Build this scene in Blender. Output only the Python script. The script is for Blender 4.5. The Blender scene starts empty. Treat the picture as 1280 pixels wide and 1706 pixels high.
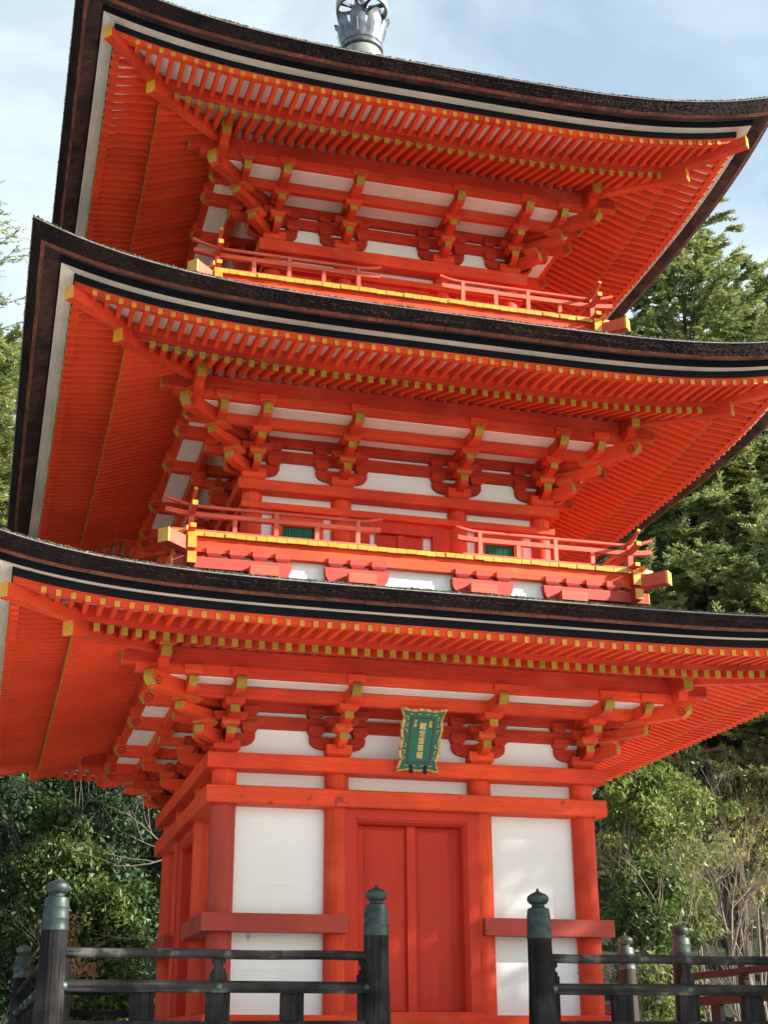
import bpy, math, random
import numpy as np
from mathutils import Vector, Matrix, Euler, noise

R = math.radians
rnd = random.Random(7)
SC = bpy.context.scene

# ------------------------------------------------------------------ camera
def set_camera():
    yaw, pitch, roll, F = 0.27172, 0.36714, -0.00588, 2368.04
    cd = bpy.data.cameras.new('camera')
    cd.sensor_fit = 'VERTICAL'
    cd.sensor_height = 36.0
    cd.lens = F / 1706.0 * 36.0
    cd.clip_end = 2000
    co = bpy.data.objects.new('camera', cd)
    SC.collection.objects.link(co)
    sy, cy, sp, cp = math.sin(yaw), math.cos(yaw), math.sin(pitch), math.cos(pitch)
    f = Vector((sy * cp, cy * cp, sp)); r = Vector((cy, -sy, 0)); u = r.cross(f)
    cr, sr = math.cos(roll), math.sin(roll)
    r2 = r * cr + u * sr; u2 = u * cr - r * sr
    m = Matrix((r2, u2, -f)).transposed().to_4x4()
    m.translation = Vector((-4.2305, -16.2398, 0.2159))
    co.matrix_world = m
    SC.camera = co
set_camera()

# ------------------------------------------------------------------ world, sun, exposure
SUN_E, SUN_A = R(24), R(63)        # elevation, azimuth of the sun from the front normal (-y) towards +x
def set_light():
    w = bpy.data.worlds.new('World'); SC.world = w; w.use_nodes = True
    nt = w.node_tree; N = nt.nodes; L = nt.links
    for n in list(N): N.remove(n)
    out = N.new('ShaderNodeOutputWorld'); bg = N.new('ShaderNodeBackground')
    sky = N.new('ShaderNodeTexSky'); sky.sky_type = 'NISHITA'; sky.sun_disc = False
    sky.sun_elevation = SUN_E
    sky.sun_rotation = math.pi - SUN_A          # compass style: 0 = +y, clockwise
    sky.altitude = 100; sky.air_density = 1.0; sky.dust_density = 1.2; sky.ozone_density = 1.0
    tc = N.new('ShaderNodeTexCoord'); mp = N.new('ShaderNodeMapping'); mp.inputs['Scale'].default_value = (1, 1, 2.4)
    mp.inputs['Location'].default_value = (0.35, 0.1, 0.0)
    nz = N.new('ShaderNodeTexNoise'); nz.inputs['Scale'].default_value = 2.3; nz.inputs['Detail'].default_value = 7; nz.inputs['Roughness'].default_value = .52
    nz.inputs['Distortion'].default_value = .5
    cr = N.new('ShaderNodeValToRGB'); cr.color_ramp.elements[0].position = .42; cr.color_ramp.elements[1].position = .60
    mul = N.new('ShaderNodeMath'); mul.operation = 'MULTIPLY'; mul.inputs[1].default_value = .64; ad = N.new('ShaderNodeMath'); ad.operation = 'ADD'; ad.inputs[1].default_value = .34
    cl = N.new('ShaderNodeMixRGB')
    cc = N.new('ShaderNodeVectorMath'); cc.operation = 'MULTIPLY_ADD'; cc.inputs[1].default_value = (.60, .55, .48); cc.inputs[2].default_value = (2.50, 2.72, 2.78)
    L.new(sky.outputs[0], cc.inputs[0]); L.new(cc.outputs[0], cl.inputs['Color2'])
    L.new(tc.outputs['Generated'], mp.inputs['Vector']); L.new(mp.outputs[0], nz.inputs['Vector']); L.new(nz.outputs['Fac'], cr.inputs[0])
    L.new(cr.outputs[0], mul.inputs[0]); L.new(mul.outputs[0], ad.inputs[0]); L.new(ad.outputs[0], cl.inputs['Fac']); L.new(sky.outputs[0], cl.inputs['Color1'])
    wb = N.new('ShaderNodeVectorMath'); wb.operation = 'MULTIPLY'; wb.inputs[1].default_value = (.98, 1.0, .93); L.new(cl.outputs[0], wb.inputs[0]); L.new(wb.outputs[0], bg.inputs[0]); bg.inputs[1].default_value = 0.10
    L.new(bg.outputs[0], out.inputs[0])
    sd = bpy.data.lights.new('sun', 'SUN'); sd.energy = 4.9; sd.angle = R(0.6); sd.color = (1.0, .93, .83)
    so = bpy.data.objects.new('sun', sd); SC.collection.objects.link(so)
    d = Vector((math.sin(SUN_A) * math.cos(SUN_E), -math.cos(SUN_A) * math.cos(SUN_E), math.sin(SUN_E)))
    so.rotation_euler = d.to_track_quat('Z', 'Y').to_euler(); so.location = d * 60
    v = SC.view_settings; v.view_transform = 'Standard'; v.look = 'None'; v.gamma = 1; v.exposure = 1.62; v.use_curve_mapping = False
    SC.cycles.max_bounces = 8; SC.cycles.diffuse_bounces = 5; SC.cycles.transparent_max_bounces = 4
set_light()

# ------------------------------------------------------------------ materials
def mat(name, col, rough=.6, metal=0.0, var=.25, vscale=1.2, grain=None, gamt=.25, gscale=60, bump=.15, bdist=.004, spots=None, spec=.35, trans=0.0, tint=None, blot=None, obv=.10):
    m = bpy.data.materials.new(name); m.use_nodes = True
    nt = m.node_tree; N = nt.nodes; L = nt.links
    b = N['Principled BSDF']; b.inputs['Roughness'].default_value = rough; b.inputs['Metallic'].default_value = metal
    b.inputs['Specular IOR Level'].default_value = spec
    tc = N.new('ShaderNodeTexCoord')
    def nse(scale, detail=4, stretch=None, rough_=.6):
        n = N.new('ShaderNodeTexNoise'); n.inputs['Scale'].default_value = scale; n.inputs['Detail'].default_value = detail; n.inputs['Roughness'].default_value = rough_
        if stretch:
            mp = N.new('ShaderNodeMapping'); mp.inputs['Scale'].default_value = stretch; L.new(tc.outputs['Object'], mp.inputs[0]); L.new(mp.outputs[0], n.inputs['Vector'])
        else: L.new(tc.outputs['Object'], n.inputs['Vector'])
        return n
    def scaled(fac_out, lo, hi, a=.3, c=.7):
        mr = N.new('ShaderNodeMapRange'); mr.inputs['From Min'].default_value = a; mr.inputs['From Max'].default_value = c
        mr.inputs['To Min'].default_value = lo; mr.inputs['To Max'].default_value = hi; L.new(fac_out, mr.inputs[0]); return mr.outputs[0]
    def mulc(cin, f):
        mx = N.new('ShaderNodeVectorMath'); mx.operation = 'SCALE'
        if isinstance(cin, tuple): mx.inputs[0].default_value = cin[:3]
        else: L.new(cin, mx.inputs[0])
        L.new(f, mx.inputs['Scale']); return mx.outputs[0]
    c = tuple(col)
    if tint is not None:
        n0 = nse(vscale * .6, 5); mx = N.new('ShaderNodeMixRGB'); mx.inputs[1].default_value = (*col, 1); mx.inputs[2].default_value = (*tint, 1)
        L.new(scaled(n0.outputs['Fac'], 0, 1, .42, .62), mx.inputs[0]); c = mx.outputs[0]
    n1 = nse(vscale, 5); c = mulc(c, scaled(n1.outputs['Fac'], 1 - var, 1 + var * .6))
    if obv: oi = N.new('ShaderNodeObjectInfo'); c = mulc(c, scaled(oi.outputs['Random'], 1 - obv, 1 + obv * .6, 0, 1))
    hsrc = None
    if grain:
        st = {'x': (.03, 1, 1), 'y': (1, .03, 1), 'z': (1, 1, .03), 'o': (1, 1, 1), 'e': (.35, 1, 1.3)}[grain]
        n2 = nse(gscale, 5, st, .65); c = mulc(c, scaled(n2.outputs['Fac'], 1 - gamt, 1 + gamt * .7)); hsrc = n2.outputs['Fac']
    if blot:                        # dark smudges of their own (stains round old bolts)
        n4 = nse(blot[0], 3); mx = N.new('ShaderNodeMixRGB'); L.new(scaled(n4.outputs['Fac'], 0, .75 if blot[0] > 2 else .5, blot[1], blot[1] + (.05 if blot[0] > 2 else .16)), mx.inputs[0])
        L.new(c, mx.inputs[1]); mx.inputs[2].default_value = (*blot[2], 1); c = mx.outputs[0]
    if spots:
        n3 = nse(spots[0], 2); c2 = N.new('ShaderNodeMixRGB'); L.new(scaled(n3.outputs['Fac'], 0, 1, spots[1], spots[1] + .03), c2.inputs[0])
        L.new(c, c2.inputs[1]); c2.inputs[2].default_value = (*spots[2], 1); c = c2.outputs[0]
    L.new(c, b.inputs['Base Color'])
    if bump:
        if hsrc is None: hsrc = nse(gscale, 4).outputs['Fac']
        bp = N.new('ShaderNodeBump'); bp.inputs['Strength'].default_value = bump; bp.inputs['Distance'].default_value = bdist
        L.new(hsrc, bp.inputs['Height']); L.new(bp.outputs[0], b.inputs['Normal'])
    if trans:
        tr = N.new('ShaderNodeBsdfTranslucent'); L.new(c, tr.inputs[0]); ms = N.new('ShaderNodeMixShader'); ms.inputs[0].default_value = trans
        L.new(b.outputs[0], ms.inputs[1]); L.new(tr.outputs[0], ms.inputs[2]); L.new(ms.outputs[0], N['Material Output'].inputs[0])
    return m

VER = (.74, .073, .022); VERD = (.58, .045, .017)
RX = mat('vermilion_x', VER, .62, grain='x', var=.24, tint=VERD, gamt=.22, bump=.4, spec=.22, spots=(60, .72, (.42, .10, .06)), blot=(1.7, .60, (.62, .125, .065)))
RY = mat('vermilion_y', VER, .62, grain='y', var=.24, tint=VERD, gamt=.12, bump=.2, spec=.22, spots=(60, .72, (.42, .10, .06)), blot=(1.7, .60, (.62, .125, .065)))
RZ = mat('vermilion_z', VER, .62, grain='z', var=.24, tint=VERD, gamt=.24, bump=.4, spec=.22, gscale=45, blot=(1.7, .60, (.62, .125, .065)))
RB = mat('vermilion_stained', VER, .62, spec=.22, grain='x', var=.16, tint=(.60, .06, .02), gamt=.16, bump=.25, blot=(7.0, .60, (.20, .035, .022)))
RP = mat('vermilion_dark_shaded', (.54, .042, .016), .65, spec=.2, grain='x', var=.3, vscale=.9, tint=(.42, .032, .016), gamt=.28, bump=.4, spots=(70, .74, (.45, .20, .13)), blot=(1.5, .57, (.52, .10, .06)))  # darker paint with the eaves' shade on purlins and wall-plane members put in
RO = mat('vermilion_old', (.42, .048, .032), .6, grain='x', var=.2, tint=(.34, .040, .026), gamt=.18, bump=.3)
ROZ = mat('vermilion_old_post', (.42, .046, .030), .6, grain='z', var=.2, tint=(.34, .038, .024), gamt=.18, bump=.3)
RR = mat('vermilion_rafter', VER, .65, var=.12, vscale=.8, tint=(.66, .058, .02), bump=0, spec=.15, obv=.14)
RD = mat('vermilion_door', (.52, .036, .016), .6, spec=.25, grain='z', var=.14, gamt=.12, bump=.2)
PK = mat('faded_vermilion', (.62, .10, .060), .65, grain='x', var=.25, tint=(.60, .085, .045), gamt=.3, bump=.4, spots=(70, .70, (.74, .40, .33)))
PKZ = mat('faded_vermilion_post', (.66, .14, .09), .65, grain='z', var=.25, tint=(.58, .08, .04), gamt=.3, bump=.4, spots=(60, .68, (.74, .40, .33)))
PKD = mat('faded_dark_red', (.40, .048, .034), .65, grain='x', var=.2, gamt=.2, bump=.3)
GOLD_SHADE = mat('ochre_gold_shaded', (.36, .235, .025), .5, var=.28, vscale=9, grain='o', gamt=.25, gscale=90, bump=.2, spots=(45, .70, (.20, .12, .03)), spec=.3)  # darker copy of the ochre gold, under-eave shade put into its colour
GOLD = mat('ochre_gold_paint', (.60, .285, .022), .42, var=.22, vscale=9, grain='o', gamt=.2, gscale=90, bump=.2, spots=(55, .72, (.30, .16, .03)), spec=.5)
WHT = mat('white_board_paint', (.80, .82, .825), .7, obv=.02, grain='x', var=.05, gamt=.02, gscale=40, bump=.15, spots=(6.5, .735, (.50, .45, .41)))
WHS = mat('white_soffit', (.74, .66, .62), .75, grain='y', var=.10, gamt=.1, bump=.2, spots=(9, .73, (.5, .42, .36)))
WHC = mat('white_ceiling', (.80, .77, .70), .75, grain='x', var=.08, gamt=.12, bump=.25, spots=(30, .76, (.35, .28, .22)))
GRY = mat('grey_eave_board', (.68, .60, .50), .75, grain='x', var=.2, gamt=.22, bump=.3, tint=(.55, .51, .45))
BLK = mat('black_eave_board', (.006, .0075, .012), .6, spec=.12, grain='x', var=.2, gamt=.2, bump=.15)
INK = mat('black_ink_line', (.03, .008, .008), .7, var=.1, bump=0)
DRK = mat('dark_interior', (.02, .012, .01), .9, bump=0)
BARK = mat('cypress_bark_edge', (.026, .0145, .015), .92, grain='e', var=.4, vscale=4, gamt=.8, gscale=75, bump=1.0, bdist=.03, tint=(.014, .009, .011), spots=(110, .66, (.06, .032, .024)), spec=.15)
BARKL = mat('cypress_bark_red', (.17, .050, .028), .85, grain='y', var=.35, vscale=6, gamt=.45, gscale=45, bump=.8, bdist=.012, tint=(.10, .032, .022))
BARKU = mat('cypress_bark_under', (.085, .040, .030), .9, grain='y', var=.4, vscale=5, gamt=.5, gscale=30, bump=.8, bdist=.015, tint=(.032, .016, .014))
BARKT = mat('cypress_bark_top', (.085, .075, .06), .95, var=.5, vscale=8, grain='o', gamt=.6, gscale=70, bump=1, bdist=.02, tint=(.07, .085, .045))
LIP = mat('roof_lip', (.20, .19, .19), .7, grain='x', var=.3, vscale=6, gamt=.35, bump=.4)
DEB = mat('moss_debris', (.075, .075, .045), .95, var=.6, vscale=14, grain='o', gamt=.5, gscale=60, bump=0, spots=(28, .64, (.38, .35, .30)))
GRN = mat('green_slat', (.015, .22, .13), .5, grain='z', var=.15, gamt=.15, bump=.2)
PGR = mat('plaque_green', (.012, .13, .085), .45, var=.2, vscale=9, grain='z', gamt=.2, bump=.2)
PGOLD = mat('plaque_gold', (.85, .60, .22), .35, metal=.35, var=.25, vscale=30, bump=.1)
PGOLDD = mat('plaque_gold_dark', (.36, .19, .05), .45, metal=.3, var=.3, vscale=30, bump=.1)
PLINE = mat('plaque_line', (.10, .045, .06), .6, var=.1, bump=0)
IRON = mat('black_iron', (.012, .012, .014), .5, metal=.5, var=.2, bump=.1)
WOODB = mat('weathered_black_wood', (.011, .011, .012), .85, grain='z', var=.4, vscale=4, gamt=.8, gscale=38, bump=.9, bdist=.012, tint=(.034, .032, .032), spec=.15)
WOODBX = mat('weathered_black_rail', (.014, .014, .016), .85, grain='x', var=.4, vscale=4, gamt=.85, gscale=45, bump=1.0, bdist=.014, tint=(.045, .043, .041), spec=.15, blot=(2.4, .60, (.12, .117, .112)))
WOODR = mat('red_brown_rail', (.10, .028, .020), .75, grain='x', var=.3, gamt=.4, bump=.6, tint=(.06, .022, .018))
WOODRZ = mat('red_brown_post', (.026, .012, .010), .75, grain='z', var=.3, gamt=.4, bump=.6, tint=(.018, .011, .010))
BRZ = mat('green_bronze', (.036, .060, .060), .5, metal=.35, var=.35, vscale=12, grain='o', gamt=.3, gscale=50, bump=.25, tint=(.022, .036, .038), spots=(30, .72, (.08, .115, .10)))
BRD = mat('dark_bronze', (.035, .045, .045), .5, metal=.4, var=.3, vscale=12, bump=.2, tint=(.09, .13, .11))
STEEL = mat('weathered_tin', (.20, .22, .25), .5, metal=.6, var=.35, vscale=7, grain='z', gamt=.25, gscale=22, bump=.2, tint=(.13, .15, .18))
STEELD = mat('dark_tin', (.07, .08, .10), .5, metal=.6, var=.3, vscale=7, bump=.1)
DOME = mat('dome_tin', (.30, .30, .28), .6, metal=.25, var=.25, vscale=6, bump=.1, tint=(.2, .22, .22))
GRAV = mat('pale_gravel', (.62, .60, .58), .95, var=.2, vscale=.6, grain='o', gamt=.4, gscale=25, bump=.6, bdist=.03)
STONE = mat('granite', (.60, .58, .56), .85, var=.2, vscale=1.5, grain='o', gamt=.25, gscale=60, bump=.4, bdist=.01)
SOIL = mat('leaf_litter', (.035, .034, .018), .95, var=.5, vscale=.5, grain='o', gamt=.6, gscale=9, bump=1, bdist=.2, tint=(.035, .05, .02))
TRUNK = mat('tree_bark', (.075, .058, .045), .9, grain='z', var=.4, vscale=4, gamt=.6, gscale=22, bump=.8, bdist=.02)
TWIG = mat('bare_twig', (.20, .165, .13), .85, var=.35, vscale=1.5, bump=0, tint=(.16, .125, .10))
TWIGD = mat('dark_twig', (.10, .085, .07), .85, var=.35, vscale=1.5, bump=0)
def leafm(name, a, b, c3, sc=1.2, tr=.25):
    m = bpy.data.materials.new(name); m.use_nodes = True; nt = m.node_tree; N = nt.nodes; L = nt.links
    bs = N['Principled BSDF']; bs.inputs['Roughness'].default_value = .5; bs.inputs['Specular IOR Level'].default_value = .35
    tc = N.new('ShaderNodeTexCoord'); n1 = N.new('ShaderNodeTexNoise'); n1.inputs['Scale'].default_value = sc; n1.inputs['Detail'].default_value = 3
    n2 = N.new('ShaderNodeTexNoise'); n2.inputs['Scale'].default_value = 14; n2.inputs['Detail'].default_value = 1
    L.new(tc.outputs['Object'], n1.inputs[0]); L.new(tc.outputs['Object'], n2.inputs[0])
    ad = N.new('ShaderNodeMath'); ad.operation = 'MULTIPLY_ADD'; ad.inputs[1].default_value = .7; L.new(n2.outputs[0], ad.inputs[0])
    sb = N.new('ShaderNodeMath'); sb.operation = 'SUBTRACT'; sb.inputs[1].default_value = .35; L.new(ad.outputs[0], sb.inputs[0]); L.new(n1.outputs[0], ad.inputs[2])
    cr = N.new('ShaderNodeValToRGB'); e = cr.color_ramp.elements; e[0].position = .34; e[0].color = (*a, 1); e[1].position = .66; e[1].color = (*c3, 1)
    k = e.new(.5); k.color = (*b, 1); L.new(sb.outputs[0], cr.inputs[0]); L.new(cr.outputs[0], bs.inputs['Base Color'])
    t = N.new('ShaderNodeBsdfTranslucent'); L.new(cr.outputs[0], t.inputs[0]); ms = N.new('ShaderNodeMixShader'); ms.inputs[0].default_value = tr
    L.new(bs.outputs[0], ms.inputs[1]); L.new(t.outputs[0], ms.inputs[2]); L.new(ms.outputs[0], N['Material Output'].inputs[0]); return m
LDARK = leafm('dark_evergreen_leaf', (0.016, 0.037, 0.016), (0.028, 0.060, 0.022), (0.050, 0.092, 0.028))
LMID = leafm('mid_green_leaf', (0.029, 0.059, 0.016), (0.056, 0.101, 0.024), (0.105, 0.148, 0.036), tr=.35)
LBRI = leafm('bright_green_leaf', (0.078, 0.119, 0.029), (0.146, 0.193, 0.048), (0.254, 0.276, 0.078), tr=.4)
LYEL = leafm('olive_yellow_leaf', (.14, .15, .05), (.22, .22, .07), (.34, .31, .11), tr=.4)
LCYP = leafm('cypress_spray', (0.116, 0.172, 0.075), (0.222, 0.289, 0.112), (0.416, 0.429, 0.171), sc=1.0, tr=.35)
LPIN = leafm('pine_needle', (0.144, 0.202, 0.086), (0.261, 0.321, 0.129), (0.492, 0.474, 0.171), sc=1.4, tr=.3)
LORG = leafm('dry_orange_leaf', (.22, .09, .03), (.32, .15, .05), (.40, .24, .10), tr=.35)

# ------------------------------------------------------------------ mesh helpers (local frame of a building side: t along, o outwards, z up -> x=t, y=-o)
class MB:
    def __init__(s): s.v = []; s.f = []; s.m = []; s.mats = []
    def mi(s, m):
        if m not in s.mats: s.mats.append(m)
        return s.mats.index(m)
    def add(s, vs, fs, m):
        k = len(s.v); s.v += [tuple(p) for p in vs]; i = s.mi(m) if not isinstance(m, list) else None
        for n, f in enumerate(fs):
            s.f.append(tuple(a + k for a in f)); s.m.append(i if i is not None else s.mi(m[n]))
    def box(s, t0, t1, o0, o1, z0, z1, m, ends=None):
        v = [(t, -o, z) for z in (z0, z1) for o in (o0, o1) for t in (t0, t1)]
        fs = [(0, 1, 3, 2), (4, 6, 7, 5), (0, 4, 5, 1), (2, 3, 7, 6), (0, 2, 6, 4), (1, 5, 7, 3)]
        s.add(v, fs, m)
    def prism(s, prof, axis, lo, hi, m, cap=None, lo_cap=None, gmap=None):
        """prof: list of 2D points; axis 't': prof=(o,z) swept along t; 'o': prof=(t,z); 'z': prof=(t,o)"""
        n = len(prof); vs = []
        for c in (lo, hi):
            for a, b in prof:
                vs.append({'t': (c, -a, b), 'o': (a, -c, b), 'z': (a, -b, c)}[axis])
        fs = [(i, (i + 1) % n, (i + 1) % n + n, i + n) for i in range(n)]
        ms = [gmap[i] if gmap and i in gmap else m for i in range(n)]
        fs += [tuple(range(n))[::-1], tuple(range(n, 2 * n))]; ms += [lo_cap or cap or m, cap or m]
        s.add(vs, fs, ms)
    def beam_t(s, t0, t1, o0, o1, z0, z1, m, c=.007, cap=None):
        s.prism([(o0 + c, z0), (o1 - c, z0), (o1, z0 + c), (o1, z1 - c), (o1 - c, z1), (o0 + c, z1), (o0, z1 - c), (o0, z0 + c)], 't', t0, t1, m, cap)
    def sweep(s, prof, m, n=24, z=0.0, lift=None, gmap=None, s0=-1, s1=1, jit=0):
        """closed profile of (o,z) swept along t in [-o,o]: mitred at the corners"""
        k = len(prof); vs = []
        for i in range(n + 1):
            u = s0 + (s1 - s0) * i / n
            for (o, zz) in prof:
                t = u * o; j = rnd.uniform(-jit, jit) if jit else 0
                vs.append((t, -o - j, z + zz + (lift(t) if lift else 0) + (rnd.uniform(-jit, jit) if jit else 0)))
        fs = []; ms = []
        for i in range(n):
            for q in range(k):
                fs.append((i * k + q, i * k + (q + 1) % k, (i + 1) * k + (q + 1) % k, (i + 1) * k + q)); ms.append(gmap[q] if gmap and q in gmap else m)
        fs += [tuple(range(k))[::-1], tuple(n * k + q for q in range(k))]; ms += [m, m]
        s.add(vs, fs, ms)
    def cyl(s, t, o, z0, z1, r, m, n=24, r1=None):
        r1 = r if r1 is None else r1
        vs = [(t + q * math.cos(2 * math.pi * i / n), -o + q * math.sin(2 * math.pi * i / n), z) for z, q in ((z0, r), (z1, r1)) for i in range(n)]
        s.add(vs, [(i, (i + 1) % n, (i + 1) % n + n, i + n) for i in range(n)] + [tuple(range(n))[::-1], tuple(range(n, 2 * n))], m)
    def lathe(s, x, y, prof, m, n=28, caps=True):
        k = len(prof); vs = [(x + r * math.cos(2 * math.pi * i / n), y + r * math.sin(2 * math.pi * i / n), z) for (r, z) in prof for i in range(n)]
        fs = [(a * n + i, a * n + (i + 1) % n, (a + 1) * n + (i + 1) % n, (a + 1) * n + i) for a in range(k - 1) for i in range(n)]
        s.add(vs, fs + ([tuple(range(n))[::-1], tuple((k - 1) * n + i for i in range(n))] if caps else []), m)
    def tube(s, pts, rad, m, n=8, cap=None):
        pts = [Vector(p) for p in pts]; k = len(pts); vs = []
        rr = rad if isinstance(rad, (list, tuple)) else [rad] * k
        for i, p in enumerate(pts):
            d = (pts[min(i + 1, k - 1)] - pts[max(i - 1, 0)]).normalized()
            a = d.cross(Vector((0, 0, 1)));
            if a.length < .05: a = d.cross(Vector((1, 0, 0)))
            a.normalize(); b = a.cross(d)
            for q in range(n):
                w = 2 * math.pi * (q + .5) / n; vs.append(p + (a * math.cos(w) + b * math.sin(w)) * rr[i])
        fs = [(i * n + q, i * n + (q + 1) % n, (i + 1) * n + (q + 1) % n, (i + 1) * n + q) for i in range(k - 1) for q in range(n)]; ms = [m] * len(fs)
        fs += [tuple(range(n))[::-1], tuple((k - 1) * n + q for q in range(n))]; ms += [m, cap or m]
        s.add(vs, fs, ms)
    def mesh(s, name, smooth=None):
        me = bpy.data.meshes.new(name); me.from_pydata(s.v, [], s.f); me.validate()
        for m in s.mats: me.materials.append(m)
        if len(me.polygons) == len(s.m): me.polygons.foreach_set('material_index', s.m)
        if smooth:
            me.polygons.foreach_set('use_smooth', [True] * len(me.polygons)); me.set_sharp_from_angle(angle=R(smooth))
        me.update(); return me

def link(name, me, parent=None, loc=(0, 0, 0), rz=0.0):
    o = bpy.data.objects.new(name, me); SC.collection.objects.link(o); o.location = loc; o.rotation_euler = (0, 0, rz); o.parent = parent; return o
def part(name, mb, parent=None, loc=(0, 0, 0), rz=0.0, smooth=None): return link(name, mb.mesh(name, smooth), parent, loc, rz)
def tag(o, label=None, cat=None, group=None, kind=None):
    if label: o['label'] = label
    if cat: o['category'] = cat
    if group: o['group'] = group
    if kind: o['kind'] = kind
    return o
SIDES = [0, 1, 2, 3]                       # front, right, back, left
def dz_of(s): return .003 if s % 2 else 0.0
def four(name, mb, parent, sides=SIDES, smooth=None):
    me = mb.mesh(name, smooth); return [link(name, me, parent, (0, 0, dz_of(s)), s * math.pi / 2) for s in sides]

# ------------------------------------------------------------------ ground
def ground():
    n = 70; xs = np.linspace(-90, 110, n); ys = np.linspace(-60, 140, n); vs = []
    for y in ys:
        for x in xs:
            d = max(0.0, y - 9.0 + 2.0 * math.sin(x * .11)); side = max(0.0, abs(x) - 16)
            z = -1.4 + .50 * d - (.0 if d < 18 else .10 * (d - 18)) + .12 * side * (1 if y > -8 else 0)
            if d > 0: z += .7 * noise.noise((x * .12, y * .12, 0)) * min(1, d / 5)
            vs.append((x, y, z))
    fs = [(j * n + i, j * n + i + 1, (j + 1) * n + i + 1, (j + 1) * n + i) for j in range(n - 1) for i in range(n - 1)]
    me = bpy.data.meshes.new('ground'); me.from_pydata(vs, [], fs); me.materials.append(GRAV); me.materials.append(SOIL)
    for p in me.polygons:
        c = p.center; p.material_index = 1 if (c.y > 8 or abs(c.x) > 17) else 0; p.use_smooth = True
    tag(link('ground', me), kind='structure')
    g = MB(); g.box(-900, 900, -900, 900, -1.9, -1.75, SOIL); tag(part('terrain', g), kind='structure')
    g = MB(); g.box(-4.1, 4.1, -4.2, 4.1, -1.44, .33, STONE)
    pod = part('stone_podium', g); tag(pod, 'pale stone platform under the red pagoda and its railings', 'platform')
    for k in range(8):                       # granite slabs on the podium top
        for j in range(2):
            b = MB(); t0 = -4.05 + k * 1.02; b.box(t0, t0 + 1.0, 3.2 + j * .45, 3.62 + j * .45, .333, .352, STONE); part('slab', b, pod)
ground()

# ------------------------------------------------------------------ pagoda parameters (metres; measured from the photograph)
class LV: pass
def level(a, m, b, rc, zD, dh, g, E, Zb, U, P, zp, w):
    L = LV(); L.a, L.m, L.b, L.rc, L.zD, L.dh, L.g, L.E, L.Zb, L.U, L.P, L.zp, L.w = a, m, b, rc, zD, dh, g, E, Zb, U, P, zp, w
    L.lift = lambda t: U * (abs(t) / E) ** P
    return L
LEVELS = [level(1.945, .776, 2.15, .125, 3.104, .158, 2.725, 4.207, 4.012, .19, 5.0, None, None),
          level(1.708, .688, 1.89, .115, 6.202, .125, 2.475, 3.887, 7.058, .27, 4.0, 5.257, 2.465),
          level(1.512, .630, 1.704, .110, 9.400, .160, 2.290, 3.675, 10.234, .30, 3.4, 8.475, 2.285)]

pagoda = bpy.data.objects.new('pagoda', None); SC.collection.objects.link(pagoda)
tag(pagoda, 'three storied vermilion pagoda with thick bark roofs, gold tipped rafters and white wall panels', 'pagoda')

# ------------------------------------------------------------------ eaves
def rafter_mesh(mb, t, o0, zb0, o1, zb1, w, h, sleeve=.005, deep=.10, G=None):
    G = G or GOLD
    """straight rafter from (o0,zb0) to (o1,zb1), bottom heights given; gold cap at o1"""
    d = Vector((o1 - o0, zb1 - zb0)).normalized(); oc, zc = o1 - d.x * sleeve, zb1 - d.y * sleeve
    e = .0015
    def ring(o, z, g=0, h=h): return [(t - w / 2 - g, -o, z - g), (t + w / 2 + g, -o, z - g), (t + w / 2 + g, -o, z + h + g), (t - w / 2 - g, -o, z + h + g)]
    vs = ring(o0, zb0, 0, h + (o1 - o0) * deep) + ring(oc, zc) + ring(oc, zc, e) + ring(o1, zb1, e)
    fs = []; ms = []
    for k in (0, 4, 8):
        for q in range(4):
            fs.append((k + q, k + (q + 1) % 4, k + 4 + (q + 1) % 4, k + 4 + q)); ms.append(RR if k == 0 else G)
    fs += [(3, 2, 1, 0), (12, 13, 14, 15)]; ms += [RR, G]
    mb.add(vs, fs, ms)

def gold_end_beam(mb, t0, t1, o0, o1, z0, z1, m, sl=.012):
    pass

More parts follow.
